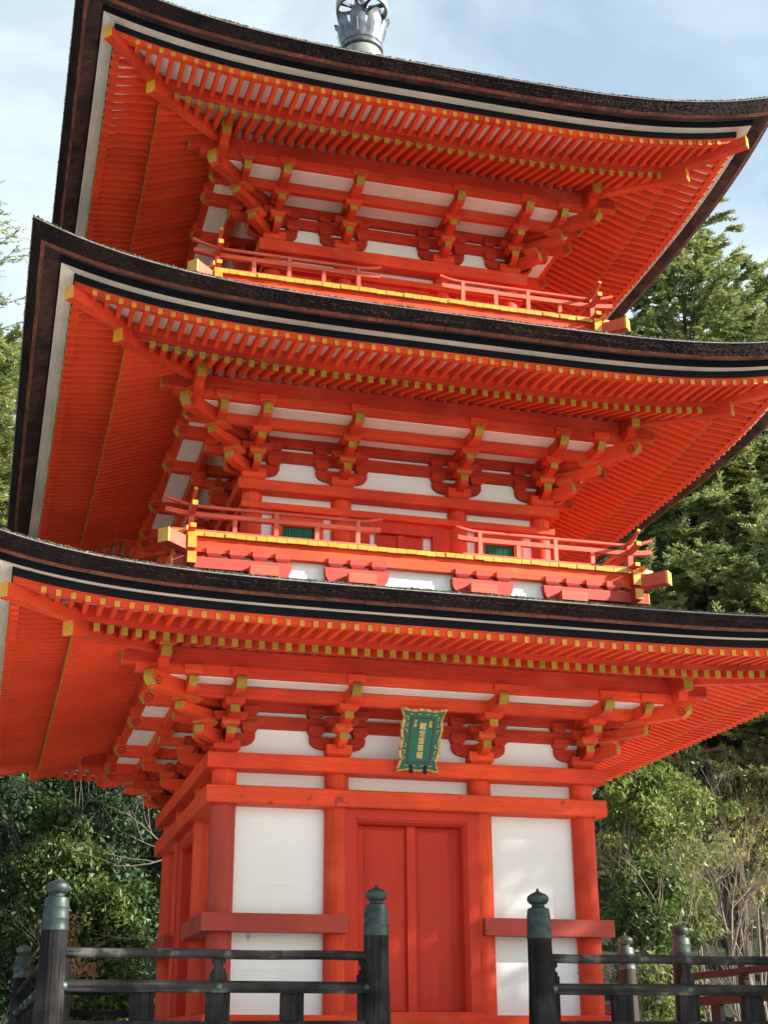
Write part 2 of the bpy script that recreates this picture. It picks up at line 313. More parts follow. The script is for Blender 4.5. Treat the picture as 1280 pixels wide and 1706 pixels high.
def eaves(L, idx):
    E, Zb, lf, g = L.E, L.Zb, L.lift, L.g
    SP = .1268
    zf_tip = -.165; zf_root = -.112; o_root = E - .56; zb_tip = -.240; o_bt = E - .58
    zpur = (L.zD + .876) - Zb + .004                       # purlin top relative to Zb
    slope = (zpur - zb_tip) / (o_bt - (g + .065))
    stuff_f, stuff_b = MB(), MB()
    # flying rafters
    n = int((E - .16) / SP); jobs = []
    for k in range(-n, n + 1):
        t = (k + .0) * SP
        o_in = max(o_root - .10, abs(t) + .075)              # stops at the hip rafter
        if o_in > E - .12: continue
        f = (o_root - .10 - (E)) ;
        zr = zf_tip + (zf_root - zf_tip) * (E - o_in) / (E - o_root)
        mb = MB(); rafter_mesh(mb, t, o_in, Zb + zr + lf(t), E + rnd.uniform(-.002, .003), Zb + zf_tip + lf(t) + rnd.uniform(-.0015, .0015), .042, .054, .004, .105)
        jobs.append(('flying_rafter', mb))
    # base rafters
    for k in range(-n, n + 1):
        t = (k + .0) * SP
        o_in = max(L.a + .45, abs(t) + .07)
        if o_in > o_bt - .10: continue
        zi = zb_tip + slope * (o_bt - o_in)
        up_in = lf(t) * max(0, min(1, (o_in - g) / (o_bt - g)))
        mb = MB(); rafter_mesh(mb, t, o_in, Zb + zi + up_in, o_bt + rnd.uniform(-.003, .003), Zb + zb_tip + lf(t), .054, .074, .008, .055, GOLD_SHADE)
        jobs.append(('base_rafter', mb))
    for name, mb in jobs:
        me = mb.mesh(name); ss = [0] if idx < 2 else [0, 3, 1]
        for s in ss: link(name, me, pagoda, (0, 0, dz_of(s)), s * math.pi / 2)
        tgt = REST[name]
        for s in SIDES:
            if s in ss: continue
            c, sn = round(math.cos(s * math.pi / 2)), round(math.sin(s * math.pi / 2))
            tgt.add([(x * c - y * sn, x * sn + y * c, z + dz_of(s)) for x, y, z in mb.v], mb.f, [(RX if s % 2 and mb.mats[i] is RY else mb.mats[i]) for i in mb.m])
    # boards above the rafters (white soffits)
    sf = MB(); z1 = zf_tip + .056; z0 = zf_root + .056
    z0 = z0 + .056; sf.sweep([(E - .03, z1), (E - .03, z1 + .02), (o_root - .06, z0 + .02), (o_root - .06, z0)], WHS, 40, Zb, lf); four('soffit_board', sf, pagoda)
    # soffit over the base rafters: outer part lifted, inner part straight
    sb = MB(); k = 40; vs = []
    o_i = L.a + .4
    for i in range(k + 1):
        u = -1 + 2 * i / k
        for (o, dz) in ((o_bt - .02, 0), (o_bt - .02, .02), (g + .1, .02), (o_i, .02), (o_i, 0), (g + .1, 0)):
            t = u * o; zz = zb_tip + .076 + (slope + .055) * (o_bt - o); up = lf(t) * max(0, min(1, (o - g) / (o_bt - g)))
            vs.append((t, -o, Zb + zz + dz + up))
    fs = [(i * 6 + q, i * 6 + (q + 1) % 6, (i + 1) * 6 + (q + 1) % 6, (i + 1) * 6 + q) for i in range(k) for q in range(6)]
    sb.add(vs, fs, WHS); four('soffit_board', sb, pagoda)
    # kioi board over the base rafter tips
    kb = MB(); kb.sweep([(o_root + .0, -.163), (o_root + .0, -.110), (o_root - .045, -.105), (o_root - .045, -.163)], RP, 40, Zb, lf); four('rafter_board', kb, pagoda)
    kb = MB(); kb.sweep([(o_root - .012, -.112), (o_root - .012, .006), (o_root - .035, .006), (o_root - .035, -.112)], RX, 40, Zb, lf); four('gap_board', kb, pagoda)
    kb = MB(); kb.sweep([(g - .02, zpur - .01), (g - .02, zpur + .15), (g - .045, zpur + .15), (g - .045, zpur - .01)], WHS, 10, Zb); four('gap_board', kb, pagoda)
    # red board and black board on the flying rafter tips
    rb = MB(); rb.sweep([(E - .015, -.152), (E - .012, -.082), (E - .09, -.078), (E - .09, -.150)], RX, 48, Zb, lf); four('red_eave_board', rb, pagoda)
    bb = MB(); bb.sweep([(E - .004, -.0815), (E + .002, -.001), (E - .10, .004), (E - .10, -.0775)], BLK, 48, Zb, lf); four('black_eave_board', bb, pagoda)
    wb = MB(); wb.sweep([(E - .09, .0045), (E + .1325, -.024), (E + .1325, -.004), (E - .09, .024)], GRY, 48, Zb, lf); four('grey_eave_board', wb, pagoda)
    b2 = MB(); b2.sweep([(E + .133, -.0255), (E + .142, -.026), (E + .150, .060), (E + .134, .065)], BLK, 48, Zb, lf); four('upper_black_board', b2, pagoda)
    # bark: lowest layer cut in pieces (shingle bundles), thick dark edge above, top surface
    prof = [(E + .146, .050), (E + .300, -.012), (E + .338, .006), (E + .330, .022), (E + .15, .078)]
    for s in SIDES:
        u = -1.0
        if s in (0, 3):
            while u < 1:
                w = rnd.uniform(.045, .12); u2 = min(1, u + w)
                if 1 - u2 < .03: u2 = 1
                mb = MB(); j = rnd.uniform(-.004, .004); pr = [(o + (j if i in (1, 2) else 0), z + rnd.uniform(-.002, .002)) for i, (o, z) in enumerate(prof)]
                mb.sweep(pr, BARKL, max(2, int((u2 - u) * 24)), Zb, lf, gmap={0: BARKU, 3: BARK}, s0=u + (.0006 if u > -1 else 0), s1=u2 - (.0006 if u2 < 1 else 0))
                part('bark_strip', mb, pagoda, (0, 0, dz_of(s)), s * math.pi / 2); u = u2
        else:
            mb = MB(); mb.sweep(prof, BARKL, 48, Zb, lf, gmap={0: BARKU, 3: BARK}); part('bark_strip', mb, pagoda, (0, 0, dz_of(s)), s * math.pi / 2)
    bk = MB(); rows = [(E + .343 + .085 * f, .012 + .094 * f) for f in [q / 9 for q in range(10)]]
    pe = [(E + .331, .0225)] + rows + [(E + .30, .11), (E + .16, .08)]
    kk = len(pe); n = 420; vs = []; lay = [rnd.uniform(-.004, .004) for _ in pe]
    for i in range(n + 1):
        u = -1 + 2 * i / n
        for q, (o, z) in enumerate(pe):
            t = u * o; inner = 1 <= q <= 9 and abs(u) < .999
            j = (lay[q] + rnd.gauss(0, .0042) + .006 * noise.noise((t * 3, q * .9, idx))) if inner else 0
            vs.append((t, -o - j, Zb + z + lf(t) * (1.0 + .10 * max(0, min(1, (q - 1) / 8)) * (q < 11)) + (rnd.uniform(-.003, .003) if inner else 0)))
    bk.add(vs, [(i * kk + q, i * kk + (q + 1) % kk, (i + 1) * kk + (q + 1) % kk, (i + 1) * kk + q) for i in range(n) for q in range(kk)], BARK)
    four('bark_edge', bk, pagoda)
    lp = MB(); lift2 = lambda t: lf(t) * 1.10
    lp.sweep([(E + .424, .105), (E + .436, .108), (E + .434, .116), (E + .40, .118)], LIP, 60, Zb, lift2); four('roof_lip', lp, pagoda)
    # roof surface
    rs = MB(); top_o = (LEVELS[idx + 1].w - .12) if idx < 2 else .30
    rise = {0: .80, 1: .74, 2: 3.05}[idx]; k = 14; n = 60; vs = []
    for j in range(k + 1):
        f = j / k; o = (E + .43) + (top_o - E - .43) * f; z = .117 + (rise * (f ** 1.25))
        for i in range(n + 1):
            t = (-1 + 2 * i / n) * o; up = lift2(t * (E + .43) / max(o, .01)) * (1 - f) ** 2
            vs.append((t, -o, Zb + z + up + (rnd.uniform(-.006, .006) if 0 < i < n and j > 0 else 0)))
    rs.add(vs, [(j * (n + 1) + i, j * (n + 1) + i + 1, (j + 1) * (n + 1) + i + 1, (j + 1) * (n + 1) + i) for j in range(k) for i in range(n)], BARKT)
    four('bark_roof', rs, pagoda)
    # moss and litter along the edge
    db = MB()
    for s in SIDES:
        c, sn = round(math.cos(s * math.pi / 2)), round(math.sin(s * math.pi / 2)); cnt = 7500 if s in (0, 3) else 2000
        for q in range(cnt):
            o = E + .43 - abs(rnd.gauss(0, .035)); t = rnd.uniform(-1, 1) * o
            nn = .5 + .5 * noise.noise((t * 2.2, s * 9 + idx * 5, 0)); z = Zb + .117 + lift2(t) + (E + .43 - o) * .12
            r = rnd.uniform(.004, .015) * (.7 + .9 * nn); hgt = rnd.uniform(.005, .026) * (.4 + 1.2 * nn)
            a = rnd.uniform(0, 6.28); p = [(t + r * math.cos(a + b), -o + r * math.sin(a + b), z - .003 + rnd.uniform(0, hgt * .6)) for b in (0, 2.1, 4.2)]
            p.append((t + rnd.uniform(-r, r), -o + rnd.uniform(-r, r), z + hgt))
            p = [(x * c - y * sn, x * sn + y * c, zz) for x, y, zz in p]
            db.add(p, [(0, 1, 3), (1, 2, 3), (2, 0, 3)], DEB)
    tag(part('moss_litter', db, pagoda), kind='stuff')
    # hip rafters (diagonal): base one, upper one, with gold ends
    def hip(name, d0, zb0, d1, zb1, w, h, mid=None):
        mb = MB(); s2 = math.sqrt(2); dd = (d1 - d0); sl = .014 / s2
        def ring(d, z, g=0):
            cx, cy = d, d; nx, ny = 1 / s2, -1 / s2
            return [(cx - nx * (w / 2 + g), -(cy - ny * (w / 2 + g)), z - g), (cx + nx * (w / 2 + g), -(cy + ny * (w / 2 + g)), z - g),
                    (cx + nx * (w / 2 + g), -(cy + ny * (w / 2 + g)), z + h + g), (cx - nx * (w / 2 + g), -(cy - ny * (w / 2 + g)), z + h + g)]
        K = 8; vs = []; rings = 0
        for i in range(K + 1):
            f = i / K; d = d0 + (d1 - sl - d0) * f; z = zb0 + (zb1 - zb0) * (f ** 1.7 if mid is None else f ** mid)
            vs += ring(d, z); rings += 1
        vs += ring(d1 - sl, zb1, .002); vs += ring(d1, zb1 + .003, .002); fs = []; ms = []
        for r_ in range(rings + 1):
            for q in range(4):
                k0 = r_ * 4; fs.append((k0 + q, k0 + (q + 1) % 4, k0 + 4 + (q + 1) % 4, k0 + 4 + q)); ms.append(RX if r_ < rings - 1 else GOLD)
        last = (rings + 1) * 4; fs += [(3, 2, 1, 0), (last, last + 1, last + 2, last + 3)]; ms += [RX, GOLD]
        mb.add(vs, fs, ms); me = mb.mesh(name)
        for s in SIDES: link(name, me, pagoda, (0, 0, 0), s * math.pi / 2)
    hz = {0: (3.684, 3.832, 4.277, 3.956), 1: (3.404, 6.970, 3.928, 7.080), 2: (3.229, 10.132, 3.754, 10.334)}[idx]
    hip('hip_rafter', g - .30, L.zD + .82, hz[0], hz[1] - .068, .105, .135)
    hip('upper_hip_rafter', hz[0] - .30, hz[1] + .069, hz[2], hz[3] - .062, .098, .128, 1.5)
REST = {'flying_rafter': MB(), 'base_rafter': MB()}
for i, L in enumerate(LEVELS): eaves(L, i)
for nm, mb in REST.items(): tag(part(nm, mb, pagoda), kind='stuff')

# ------------------------------------------------------------------ brackets
def spiral(mb, plane, c0, z0, r, flip=1, turns=1.6):
    """thin black scroll line proud of a vertical face; plane(u,z)->point, offset handled by plane"""
    pts = []
    for i in range(22):
        f = i / 21; a = f * turns * 2 * math.pi + 2.4; q = r * (.18 + .82 * f)
        pts.append((c0 + flip * q * math.cos(a), z0 + q * math.sin(a)))
    w = r * .08
    for i in range(len(pts) - 1):
        (a, b), (c, d) = pts[i], pts[i + 1]; l = math.hypot(c - a, d - b) or 1; nx, ny = -(d - b) / l * w, (c - a) / l * w
        mb.add([plane(a + nx, b + ny), plane(c + nx, d + ny), plane(c - nx, d - ny), plane(a - nx, b - ny)], [(0, 1, 2, 3)], INK)

def small_block(tc, oc, z0, w=.165, d=.165, h=.09, gold=False, m=None):
    mb = MB(); wb, db_ = w * .62, d * .62; zt = z0 + h * .38; z1 = z0 + h
    def ring(a, b, z): return [(tc - a / 2, -(oc - b / 2), z), (tc + a / 2, -(oc - b / 2), z), (tc + a / 2, -(oc + b / 2), z), (tc - a / 2, -(oc + b / 2), z)]
    vs = ring(wb, db_, z0) + ring(w * .82, d * .82, z0 + h * .17) + ring(w, d, zt) + ring(w, d, z1)
    fs = [(k + q, k + (q + 1) % 4, k + 4 + (q + 1) % 4, k + 4 + q) for k in (0, 4, 8) for q in range(4)] + [(3, 2, 1, 0), (12, 13, 14, 15)]
    mb.add(vs, fs, m or RX)
    if gold:                        # ochre edging along the lower front edge
        e = .003; mb.add([(tc - w / 2 - e, -(oc + d / 2 + e), zt + .004), (tc + w / 2 + e, -(oc + d / 2 + e), zt + .004), (tc + w / 2 + e, -(oc + d / 2 + e), zt + .015), (tc - w / 2 - e, -(oc + d / 2 + e), zt + .015),
                          (tc - w / 2 - e, -(oc - d / 2), zt + .004), (tc - w / 2 - e, -(oc - d / 2), zt + .020), (tc + w / 2 + e, -(oc - d / 2), zt + .004), (tc + w / 2 + e, -(oc - d / 2), zt + .020),
                          ], [(0, 1, 2, 3), (4, 0, 3, 5), (1, 6, 7, 2)], GOLD_SHADE)
    return mb
def arm_profile(u0, u1, z0, z1, tip):           # side outline of a bracket arm: straight top, curved underside rising to the tip
    pts = [(u0, z0)]
    L_ = u1 - u0; st = u1 - .16 * (1 if L_ > 0 else -1)
    pts.append((u0 + .45 * L_, z0))
    for i in range(1, 6):
        f = i / 5; ang = f * math.pi / 2; base = u0 + .45 * L_
        pts.append((base + (u1 - base) * math.sin(ang) ** 1.0, z0 + (tip - z0) * (1 - math.cos(ang))))
    pts.append((u1, z1)); pts.append((u0, z1)); return pts
def fwd_arm(tc, o0, o1, z0, z1, tip, w=.085):
    mb = MB(); pr = arm_profile(o0, o1, z0, z1, tip); n = len(pr)
    mb.prism(pr, 't', tc - w / 2, tc + w / 2, RY, gmap={n - 3: GOLD_SHADE})
    e = .0025; mb.box(tc - w / 2 - e, tc + w / 2 + e, o1 - .012, o1 + e, tip - .002, z1 + e * .5, GOLD_SHADE); return mb
def cross_arm(tc, oc, half, z0, z1, w=.085):
    h_ = z1 - z0; r_ = [(.42 * half, z0), (.64 * half, z0 + .07 * h_), (.80 * half, z0 + .20 * h_), (.90 * half, z0 + .40 * h_), (.94 * half, z0 + .60 * h_), (.95 * half, z1)]
    prof = [(tc + u, z) for u, z in r_] + [(tc - u, z) for u, z in reversed(r_)]
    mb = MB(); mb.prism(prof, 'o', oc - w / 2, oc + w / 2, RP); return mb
def nose(tc, o0, o1, z0, z1, w=.098, swirl=True):
    pr = [(o0, z0), (o1 - .20, z0 - .004), (o1 - .14, z0 + .004), (o1 - .10, z0 - .006), (o1 - .055, z0 + .022), (o1 - .035, z0 + .045), (o1 - .004, z0 + .07), (o1, z0 + .105), (o1 - .012, z1 + .012), (o1 - .05, z1 + .020), (o1 - .09, z1 + .010), (o0, z1)]
    mb = MB(); mb.prism(pr, 't', tc - w / 2, tc + w / 2, RY, gmap={4: GOLD_SHADE, 5: GOLD_SHADE, 6: GOLD_SHADE, 7: GOLD_SHADE, 8: GOLD_SHADE})
    if swirl:
        for sgn in (-1, 1):
            pl = lambda u, z, s=sgn: (tc + s * (w / 2 + .002), -u, z)
            spiral(mb, pl, o1 - .092, z0 + .074, .052)
            k = [(o1 - .045, z0 + .02), (o1 - .026, z0 + .048), (o1 - .018, z0 + .085), (o1 - .03, z0 + .12), (o1 - .06, z1 + .008)]
            for i in range(len(k) - 1):
                (a, b), (c, d) = k[i], k[i + 1]
                mb.add([pl(a, b), pl(c, d), pl(c - .014, d - .001), pl(a - .014, b + .004)], [(0, 1, 2, 3)], GOLD_SHADE)
    return mb
def rot45(mb, a):
    """turn an outward member built at t=0 into the diagonal member of the left front corner: out measured from the corner column"""
    c = s_ = math.sqrt(.5); out = MB(); out.mats = mb.mats; out.f = mb.f; out.m = mb.m
    # local: t, o with o relative to wall axis a; scaled length already given along the diagonal
    vs = []
    for x, y, z in mb.v:
        d = -y - a; vs.append((-a - d * c + x * c, -a - d * s_ - x * s_, z))
    out.v = vs; return out

def bracket_sets(L, idx):
    a, m, zD = L.a, L.m, L.zD; cols = [-a, -m, m, a]
    B = zD
    def group(name, items, sides=SIDES):
        mes = [(nm, mb.mesh(nm)) for nm, mb in items]
        for s in sides:
            e = bpy.data.objects.new(name, None); SC.collection.objects.link(e); e.parent = pagoda; e.rotation_euler = (0, 0, s * math.pi / 2); e.location = (0, 0, dz_of(s))
            for nm, me in mes: link(nm, me, e)
    for t in cols:
        corner = abs(t) == a; items = []
        d = MB(); w = .27
        def ring(q, z): return [(t - q / 2, -(a - q / 2), z), (t + q / 2, -(a - q / 2), z), (t + q / 2, -(a + q / 2), z), (t - q / 2, -(a + q / 2), z)]
        if not (corner and t > 0):           # one big block per corner column
            vs = ring(.185, B + .001) + ring(.22, B + .02) + ring(w, B + .052) + ring(w, B + .142)
            d.add(vs, [(k + q, k + (q + 1) % 4, k + 4 + (q + 1) % 4, k + 4 + q) for k in (0, 4, 8) for q in range(4)] + [(3, 2, 1, 0), (12, 13, 14, 15)], RX)
            items.append(('bearing_block', d))
        items.append(('cross_arm', cross_arm(t, a, .315, B + .098, B + .232)))
        items.append(('forward_arm', fwd_arm(t, a - .05, a + .325, B + .101, B + .230, B + .165)))
        items.append(('bracket_block', small_block(t, a + .25, B + .2295, gold=True, w=.18)))
        items.append(('forward_arm', fwd_arm(t, a - .05, a + .55, B + .305, B + .403, B + .335)))
        items.append(('bracket_block', small_block(t, a + .475, B + .4045, w=.20, h=.075)))
        items.append(('nose', nose(t, a - .05, a + .90, B + .474, B + .598)))
        items.append(('bracket_block', small_block(t, a + .785, B + .603, w=.19, d=.17, h=.10)))
        for q in (-.235, .235):
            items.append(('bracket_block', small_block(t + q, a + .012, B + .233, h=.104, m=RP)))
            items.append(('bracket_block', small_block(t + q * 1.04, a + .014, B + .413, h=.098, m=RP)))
            # stub arms of the first step, seen beside the forward arms
            items.append(('side_stub', cross_arm(t + q * .36, a + .245, .09, B + .31, B + .395, .07)))
        group('bracket', items)
    # diagonal arms at the corner (built once for the left front corner, copied round)
    s2 = math.sqrt(2)
    its = [('diagonal_arm', rot45(fwd_arm(0, a - .05, a + .325 * s2, B + .099, B + .229, B + .16, .10), a)),
           ('diagonal_arm', rot45(fwd_arm(0, a - .05, a + .555 * s2, B + .303, B + .401, B + .335, .10), a)),
           ('diagonal_nose', rot45(nose(0, a - .05, a + .915 * s2, B + .452, B + .602, .115), a)),
           ('bracket_block', rot45(small_block(0, a + .25 * s2, B + .2285, gold=True, w=.19), a)),
           ('bracket_block', rot45(small_block(0, a + .475 * s2, B + .4035, w=.22, d=.2, h=.07, gold=True), a)),
           ('bracket_block', rot45(small_block(0, a + .80 * s2, B + .612, w=.17, d=.17, h=.085), a))]
    # second-step beams run on past the corner and carry a block each
    e2 = a + .47
    for sg in (-1,):
        its.append(('bracket_block', small_block(-e2, a + .785, B + .604, w=.185, d=.17, h=.098)))
        its.append(('nose', nose(-e2, a + .47, a + .87, B + .478, B + .594, .084, swirl=True)))
    mi = MB()
    group('corner_bracket', its)
    its2 = [('bracket_block', small_block(e2, a + .785, B + .604, w=.185, d=.17, h=.098)), ('nose', nose(e2, a + .47, a + .87, B + .478, B + .594, .084))]
    group('corner_bracket', its2)
    # long members
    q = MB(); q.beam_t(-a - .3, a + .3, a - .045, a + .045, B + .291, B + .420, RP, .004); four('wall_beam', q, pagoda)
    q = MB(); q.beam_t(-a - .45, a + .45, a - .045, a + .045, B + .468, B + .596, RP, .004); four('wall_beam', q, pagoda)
    q = MB(); q.beam_t(-e2 - .04, e2 + .04, e2 - .042, e2 + .042, B + .476, B + .600, RX, .004); four('step_beam', q, pagoda)
    q = MB(); q.beam_t(-L.g - .25, L.g + .25, L.g - .05, L.g + .053, B + .615, B + .708, RX, .003); four('purlin_support', q, pagoda)
    # purlin with gold ends: wide cap above, narrower one below
    g = L.g; q = MB(); x1 = g + .375
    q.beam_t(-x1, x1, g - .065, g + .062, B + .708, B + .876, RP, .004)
    for sg in (-1, 1):
        x = sg * x1; lo, hi = (x - .003, x + .012) if sg > 0 else (x - .012, x + .003)
        q.box(lo, hi, g - .069, g + .066, B + .792, B + .880, GOLD_SHADE); q.box(lo, hi, g - .05, g + .047, B + .688, B + .784, GOLD_SHADE)
        q.box(min(x - sg * .16, x), max(x - sg * .16, x), g - .047, g + .044, B + .690, B + .707, RX)
    four('purlin', q, pagoda)
    # ceiling boards between the steps, wall behind the brackets
    q = MB(); q.sweep([(g - .02, .606), (g - .02, .62), (e2 - .02, .620), (e2 - .02, .606)], WHC, 6, B); four('ceiling_board', q, pagoda)
    q = MB(); q.sweep([(e2 - .03, .585), (e2 - .03, .60), (a, .602), (a, .587)], WHC, 6, B); four('ceiling_board', q, pagoda)
    q = MB(); q.sweep([(a - .012, -.01), (a - .012, .60), (a - .04, .60), (a - .04, -.01)], WHT, 6, B); four('wall_board', q, pagoda)
for i, L in enumerate(LEVELS): bracket_sets(L, i)

# ------------------------------------------------------------------ walls of the three storeys
def ring_beam(name, o0, o1, z0, z1, m=RX, c=.008):
    q = MB(); q.sweep([(o0, z0), (o1 - c, z0), (o1, z0 + c), (o1, z1 - c), (o1 - c, z1), (o0, z1)], m, 4); return four(name, q, pagoda)
def columns(L, z0, z1, m=RZ):
    for t in (-L.a, -L.m, L.m):             # the right corner post of a side is the left one of the next
        for s in SIDES:
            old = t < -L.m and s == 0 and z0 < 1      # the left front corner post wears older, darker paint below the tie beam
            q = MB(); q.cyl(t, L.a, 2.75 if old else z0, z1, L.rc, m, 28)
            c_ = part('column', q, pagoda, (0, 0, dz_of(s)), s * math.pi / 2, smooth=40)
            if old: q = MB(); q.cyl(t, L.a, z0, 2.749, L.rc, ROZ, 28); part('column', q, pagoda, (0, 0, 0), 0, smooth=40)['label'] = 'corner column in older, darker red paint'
def wall_boards(t0, t1, o, z0, z1, n, parent, sides=SIDES, m=WHT):
    for k in range(n):
        q = MB(); h = (z1 - z0) / n; q.box(t0, t1, o - .02, o + rnd.uniform(0, .0008), z0 + k * h + .0003, z0 + (k + 1) * h - .0003, m); four('wall_board', q, parent, sides)

def ground_storey():
    L = LEVELS[0]; a, m = L.a, L.m
    columns(L, .55, L.zD - .05)
    ring_beam('top_plate', a - .1, L.b, 2.946, 3.104)
    q = MB(); o0, o1, c = a - .06, L.b - .002, .012
    q.sweep([(o0, 2.602), (o1 - c, 2.602), (o1, 2.602 + c), (o1, 2.7775 - c), (o1 - c, 2.7775), (o0, 2.7775)], RB, 4); four('tie_beam', q, pagoda)
    ring_beam('sill', a - .1, a + .155, .48, .612, RX, .006); ring_beam('base_beam', a - .2, a + .11, .33, .478, RX, .006)
    # waist rails either side of the door
    for sg in (-1, 1):
        x0, x1 = (-2.154, -.70) if sg < 0 else (.735, 2.154); q = MB(); c = .005; z0, z1 = 1.372, 1.542; o0, o1 = a + .03, 2.152
        e = o1 if sg < 0 else o1
        vs = []
        for o, z in ((o0, z0), (o1, z0), (o1, z1), (o0, z1)):
            tt = -o if sg < 0 else o; vs.append((tt, -o, z))
        for o, z in ((o0, z0), (o1, z0), (o1, z1), (o0, z1)): vs.append((x1 if sg < 0 else x0, -o, z))
        q.add(vs, [(i, (i + 1) % 4, (i + 1) % 4 + 4, i + 4) for i in range(4)] + [(0, 1, 2, 3), (7, 6, 5, 4)], RO); four('waist_rail', q, pagoda)
    ap = a - .075
    for x0, x1 in ((-a, -m), (m, a)):
        wall_boards(x0, x1, ap + .03, 2.80, 2.95, 1, pagoda); wall_boards(x0, x1, ap + .03, 1.45, 2.61, 3, pagoda); wall_boards(x0, x1, ap + .03, .60, 1.449, 2, pagoda)
    wall_boards(-m, m, ap + .03, 2.779, 2.95, 1, pagoda)
    # side strips of the corner bays (inner posts beside the door columns are round; nothing else)
    for s in SIDES:
        d = bpy.data.objects.new('door', None); SC.collection.objects.link(d); d.parent = pagoda; d.rotation_euler = (0, 0, s * math.pi / 2); d.location = (0, 0, dz_of(s))
        def P(name, fn, mt=RD):
            q = MB(); fn(q); return part(name, q, d)
        of = a + .105
        # stepped frame: outer band, moulded inner band
        for x0, x1, sx in ((-.715, -.60, -1), (.60, .715, 1)):
            P('door_frame', lambda q: q.prism([(x0, of - .16), (x1, of - .16), (x1, of), (x1 - (.03 if sx > 0 else 0), of + .0), (x0 + (.03 if sx < 0 else 0), of), (x0, of)], 'z', .613, 2.60, RD))
            P('door_jamb', lambda q: q.prism([(sx * .60, of - .19), (sx * .60, of - .012), (sx * .585, of - .02), (sx * .56, of - .055), (sx * .555, of - .19)], 'z', .613, 2.505, RD))
        P('door_frame', lambda q: q.box(-.60, .60, of - .16, of - .002, 2.505, 2.60, RD))
        P('door_head', lambda q: q.prism([(of - .19, 2.46), (of - .055, 2.46), (of - .02, 2.485), (of - .012, 2.504), (of - .19, 2.504)], 't', -.60, .60, RD))
        P('side_plank', lambda q: q.box(-.556, -.47, of - .235, of - .165, .613, 2.47, RD)); P('side_plank', lambda q: q.box(.485, .556, of - .235, of - .165, .613, 2.47, RD))
        for x0, x1 in ((-.468, .0), (.07, .483)):       # the two leaves, each a board with a bevelled margin
            def leaf(q, x0=x0, x1=x1):
                z0, z1, e, o0, o1 = .62, 2.455, .05, of - .185, of - .150
                vs = [(x0, -o0, z0), (x1, -o0, z0), (x1, -o0, z1), (x0, -o0, z1), (x0, -o1 - -.012, z0), (x1, -o1 - -.012, z0), (x1, -o1 - -.012, z1), (x0, -o1 - -.012, z1),
                      (x0 + e, -o1, z0 + e), (x1 - e, -o1, z0 + e), (x1 - e, -o1, z1 - e), (x0 + e, -o1, z1 - e)]
                q.add(vs, [(0, 1, 2, 3), (0, 4, 5, 1), (1, 5, 6, 2), (2, 6, 7, 3), (3, 7, 4, 0), (4, 8, 9, 5), (5, 9, 10, 6), (6, 10, 11, 7), (7, 11, 8, 4), (8, 11, 10, 9)], RD)
            P('door_leaf', leaf)
        P('door_muntin', lambda q: q.box(-.022, .068, of - .16, of - .115, .615, 2.458, RD))
        P('door_threshold', lambda q: q.box(-.72, .72, of - .2, of + .02, .6125, .64, RX))
ground_storey()

def upper_storey(L, i):
    a, m, b = L.a, L.m, L.b; zf = L.zp; zt = L.zD - L.dh
    columns(L, zf - .3, zt + .02)
    ring_beam('top_plate', a - .1, b, zt, L.zD)
    ring_beam('tie_beam', a - .06, a + .135, zt - .205, zt - .122)
    z1 = zt - .2; o = a - .005
    wall_boards(-a, a, o, zt - .14, zt + .01, 1, pagoda)
    k = a / 1.708
    for sg in (-1, 1):
        q = MB(); x = sorted((sg * 1.60 * k, sg * .78 * k)); q.box(x[0], x[1], o - .03, o, zf - .1, z1, WHT); four('wall_board', q, pagoda)
        for s in SIDES:
            w = bpy.data.objects.new('window', None); SC.collection.objects.link(w); w.parent = pagoda; w.rotation_euler = (0, 0, s * math.pi / 2); w.location = (0, 0, dz_of(s))
            for x0, x1 in ((-1.475, -1.364), (-1.0, -.9)):
                q = MB(); xx = sorted((sg * -x0 * k, sg * -x1 * k)); q.box(xx[0], xx[1], o + .001, o + .06, zf, z1, RZ); part('window_frame', q, w)
            q = MB(); xx = sorted((sg * 1.364 * k, sg * 1.0 * k)); q.box(xx[0], xx[1], o + .001, o + .055, zf + .47, z1, RX); part('window_head', q, w)
            n = 11; me = None
            for j in range(n):
                q = MB(); t = xx[0] + (j + .5) * (xx[1] - xx[0]) / n; r_ = .019
                q.prism([(t - r_ * .8, o + .004), (t, o + .004 + r_ * 1.3), (t + r_ * .8, o + .004)], 'z', zf, zf + .47, GRN); part('slat', q, w)
    for s in SIDES:
        d = bpy.data.objects.new('door', None); SC.collection.objects.link(d); d.parent = pagoda; d.rotation_euler = (0, 0, s * math.pi / 2); d.location = (0, 0, dz_of(s))
        q = MB(); q.box(-.37 * k, .37 * k, o - .03, o - .0, zf, z1, WHT); part('side_panel', q, d)
        for x0, x1 in ((-.29, -.04), (.04, .27)):
            q = MB(); q.box(x0 * k, x1 * k, o + .002, o + .03, zf, zf + .47, RD); part('door_leaf', q, d)
        q = MB(); q.box(-.038 * k, .038 * k, o + .004, o + .055, zf, zf + .475, RD); part('door_muntin', q, d)
        for sg in (-1, 1):
            x = sorted((sg * .37 * k, sg * .50 * k)); q = MB(); q.box(x[0], x[1], o - .03, o + .09, zf, z1 - .002, RD); part('door_frame', q, d)
            x = sorted((sg * .502 * k, sg * .60 * k)); q = MB(); q.box(x[0], x[1], o - .03, o + .05, zf, z1 - .003, RX); part('door_post', q, d)
        q = MB(); q.box(-.37 * k, .37 * k, o - .02, o + .088, zf + .482, z1 - .004, RD); part('door_head', q, d)
    q = MB(); q.box(-a - .1, a + .1, -a - .1, a + .1, zf - .25, zf - .05, DRK); part('floor_core', q, pagoda)
for i in (1, 2): upper_storey(LEVELS[i], i)
for L in LEVELS:                                   # dark cores so that no light leaks through the storeys
    q = MB(); e = L.a - .10; q.box(-e, e, -e, e, (L.zp - .3) if L.zp else .34, L.zD + .9, DRK); part('inner_core', q, pagoda)

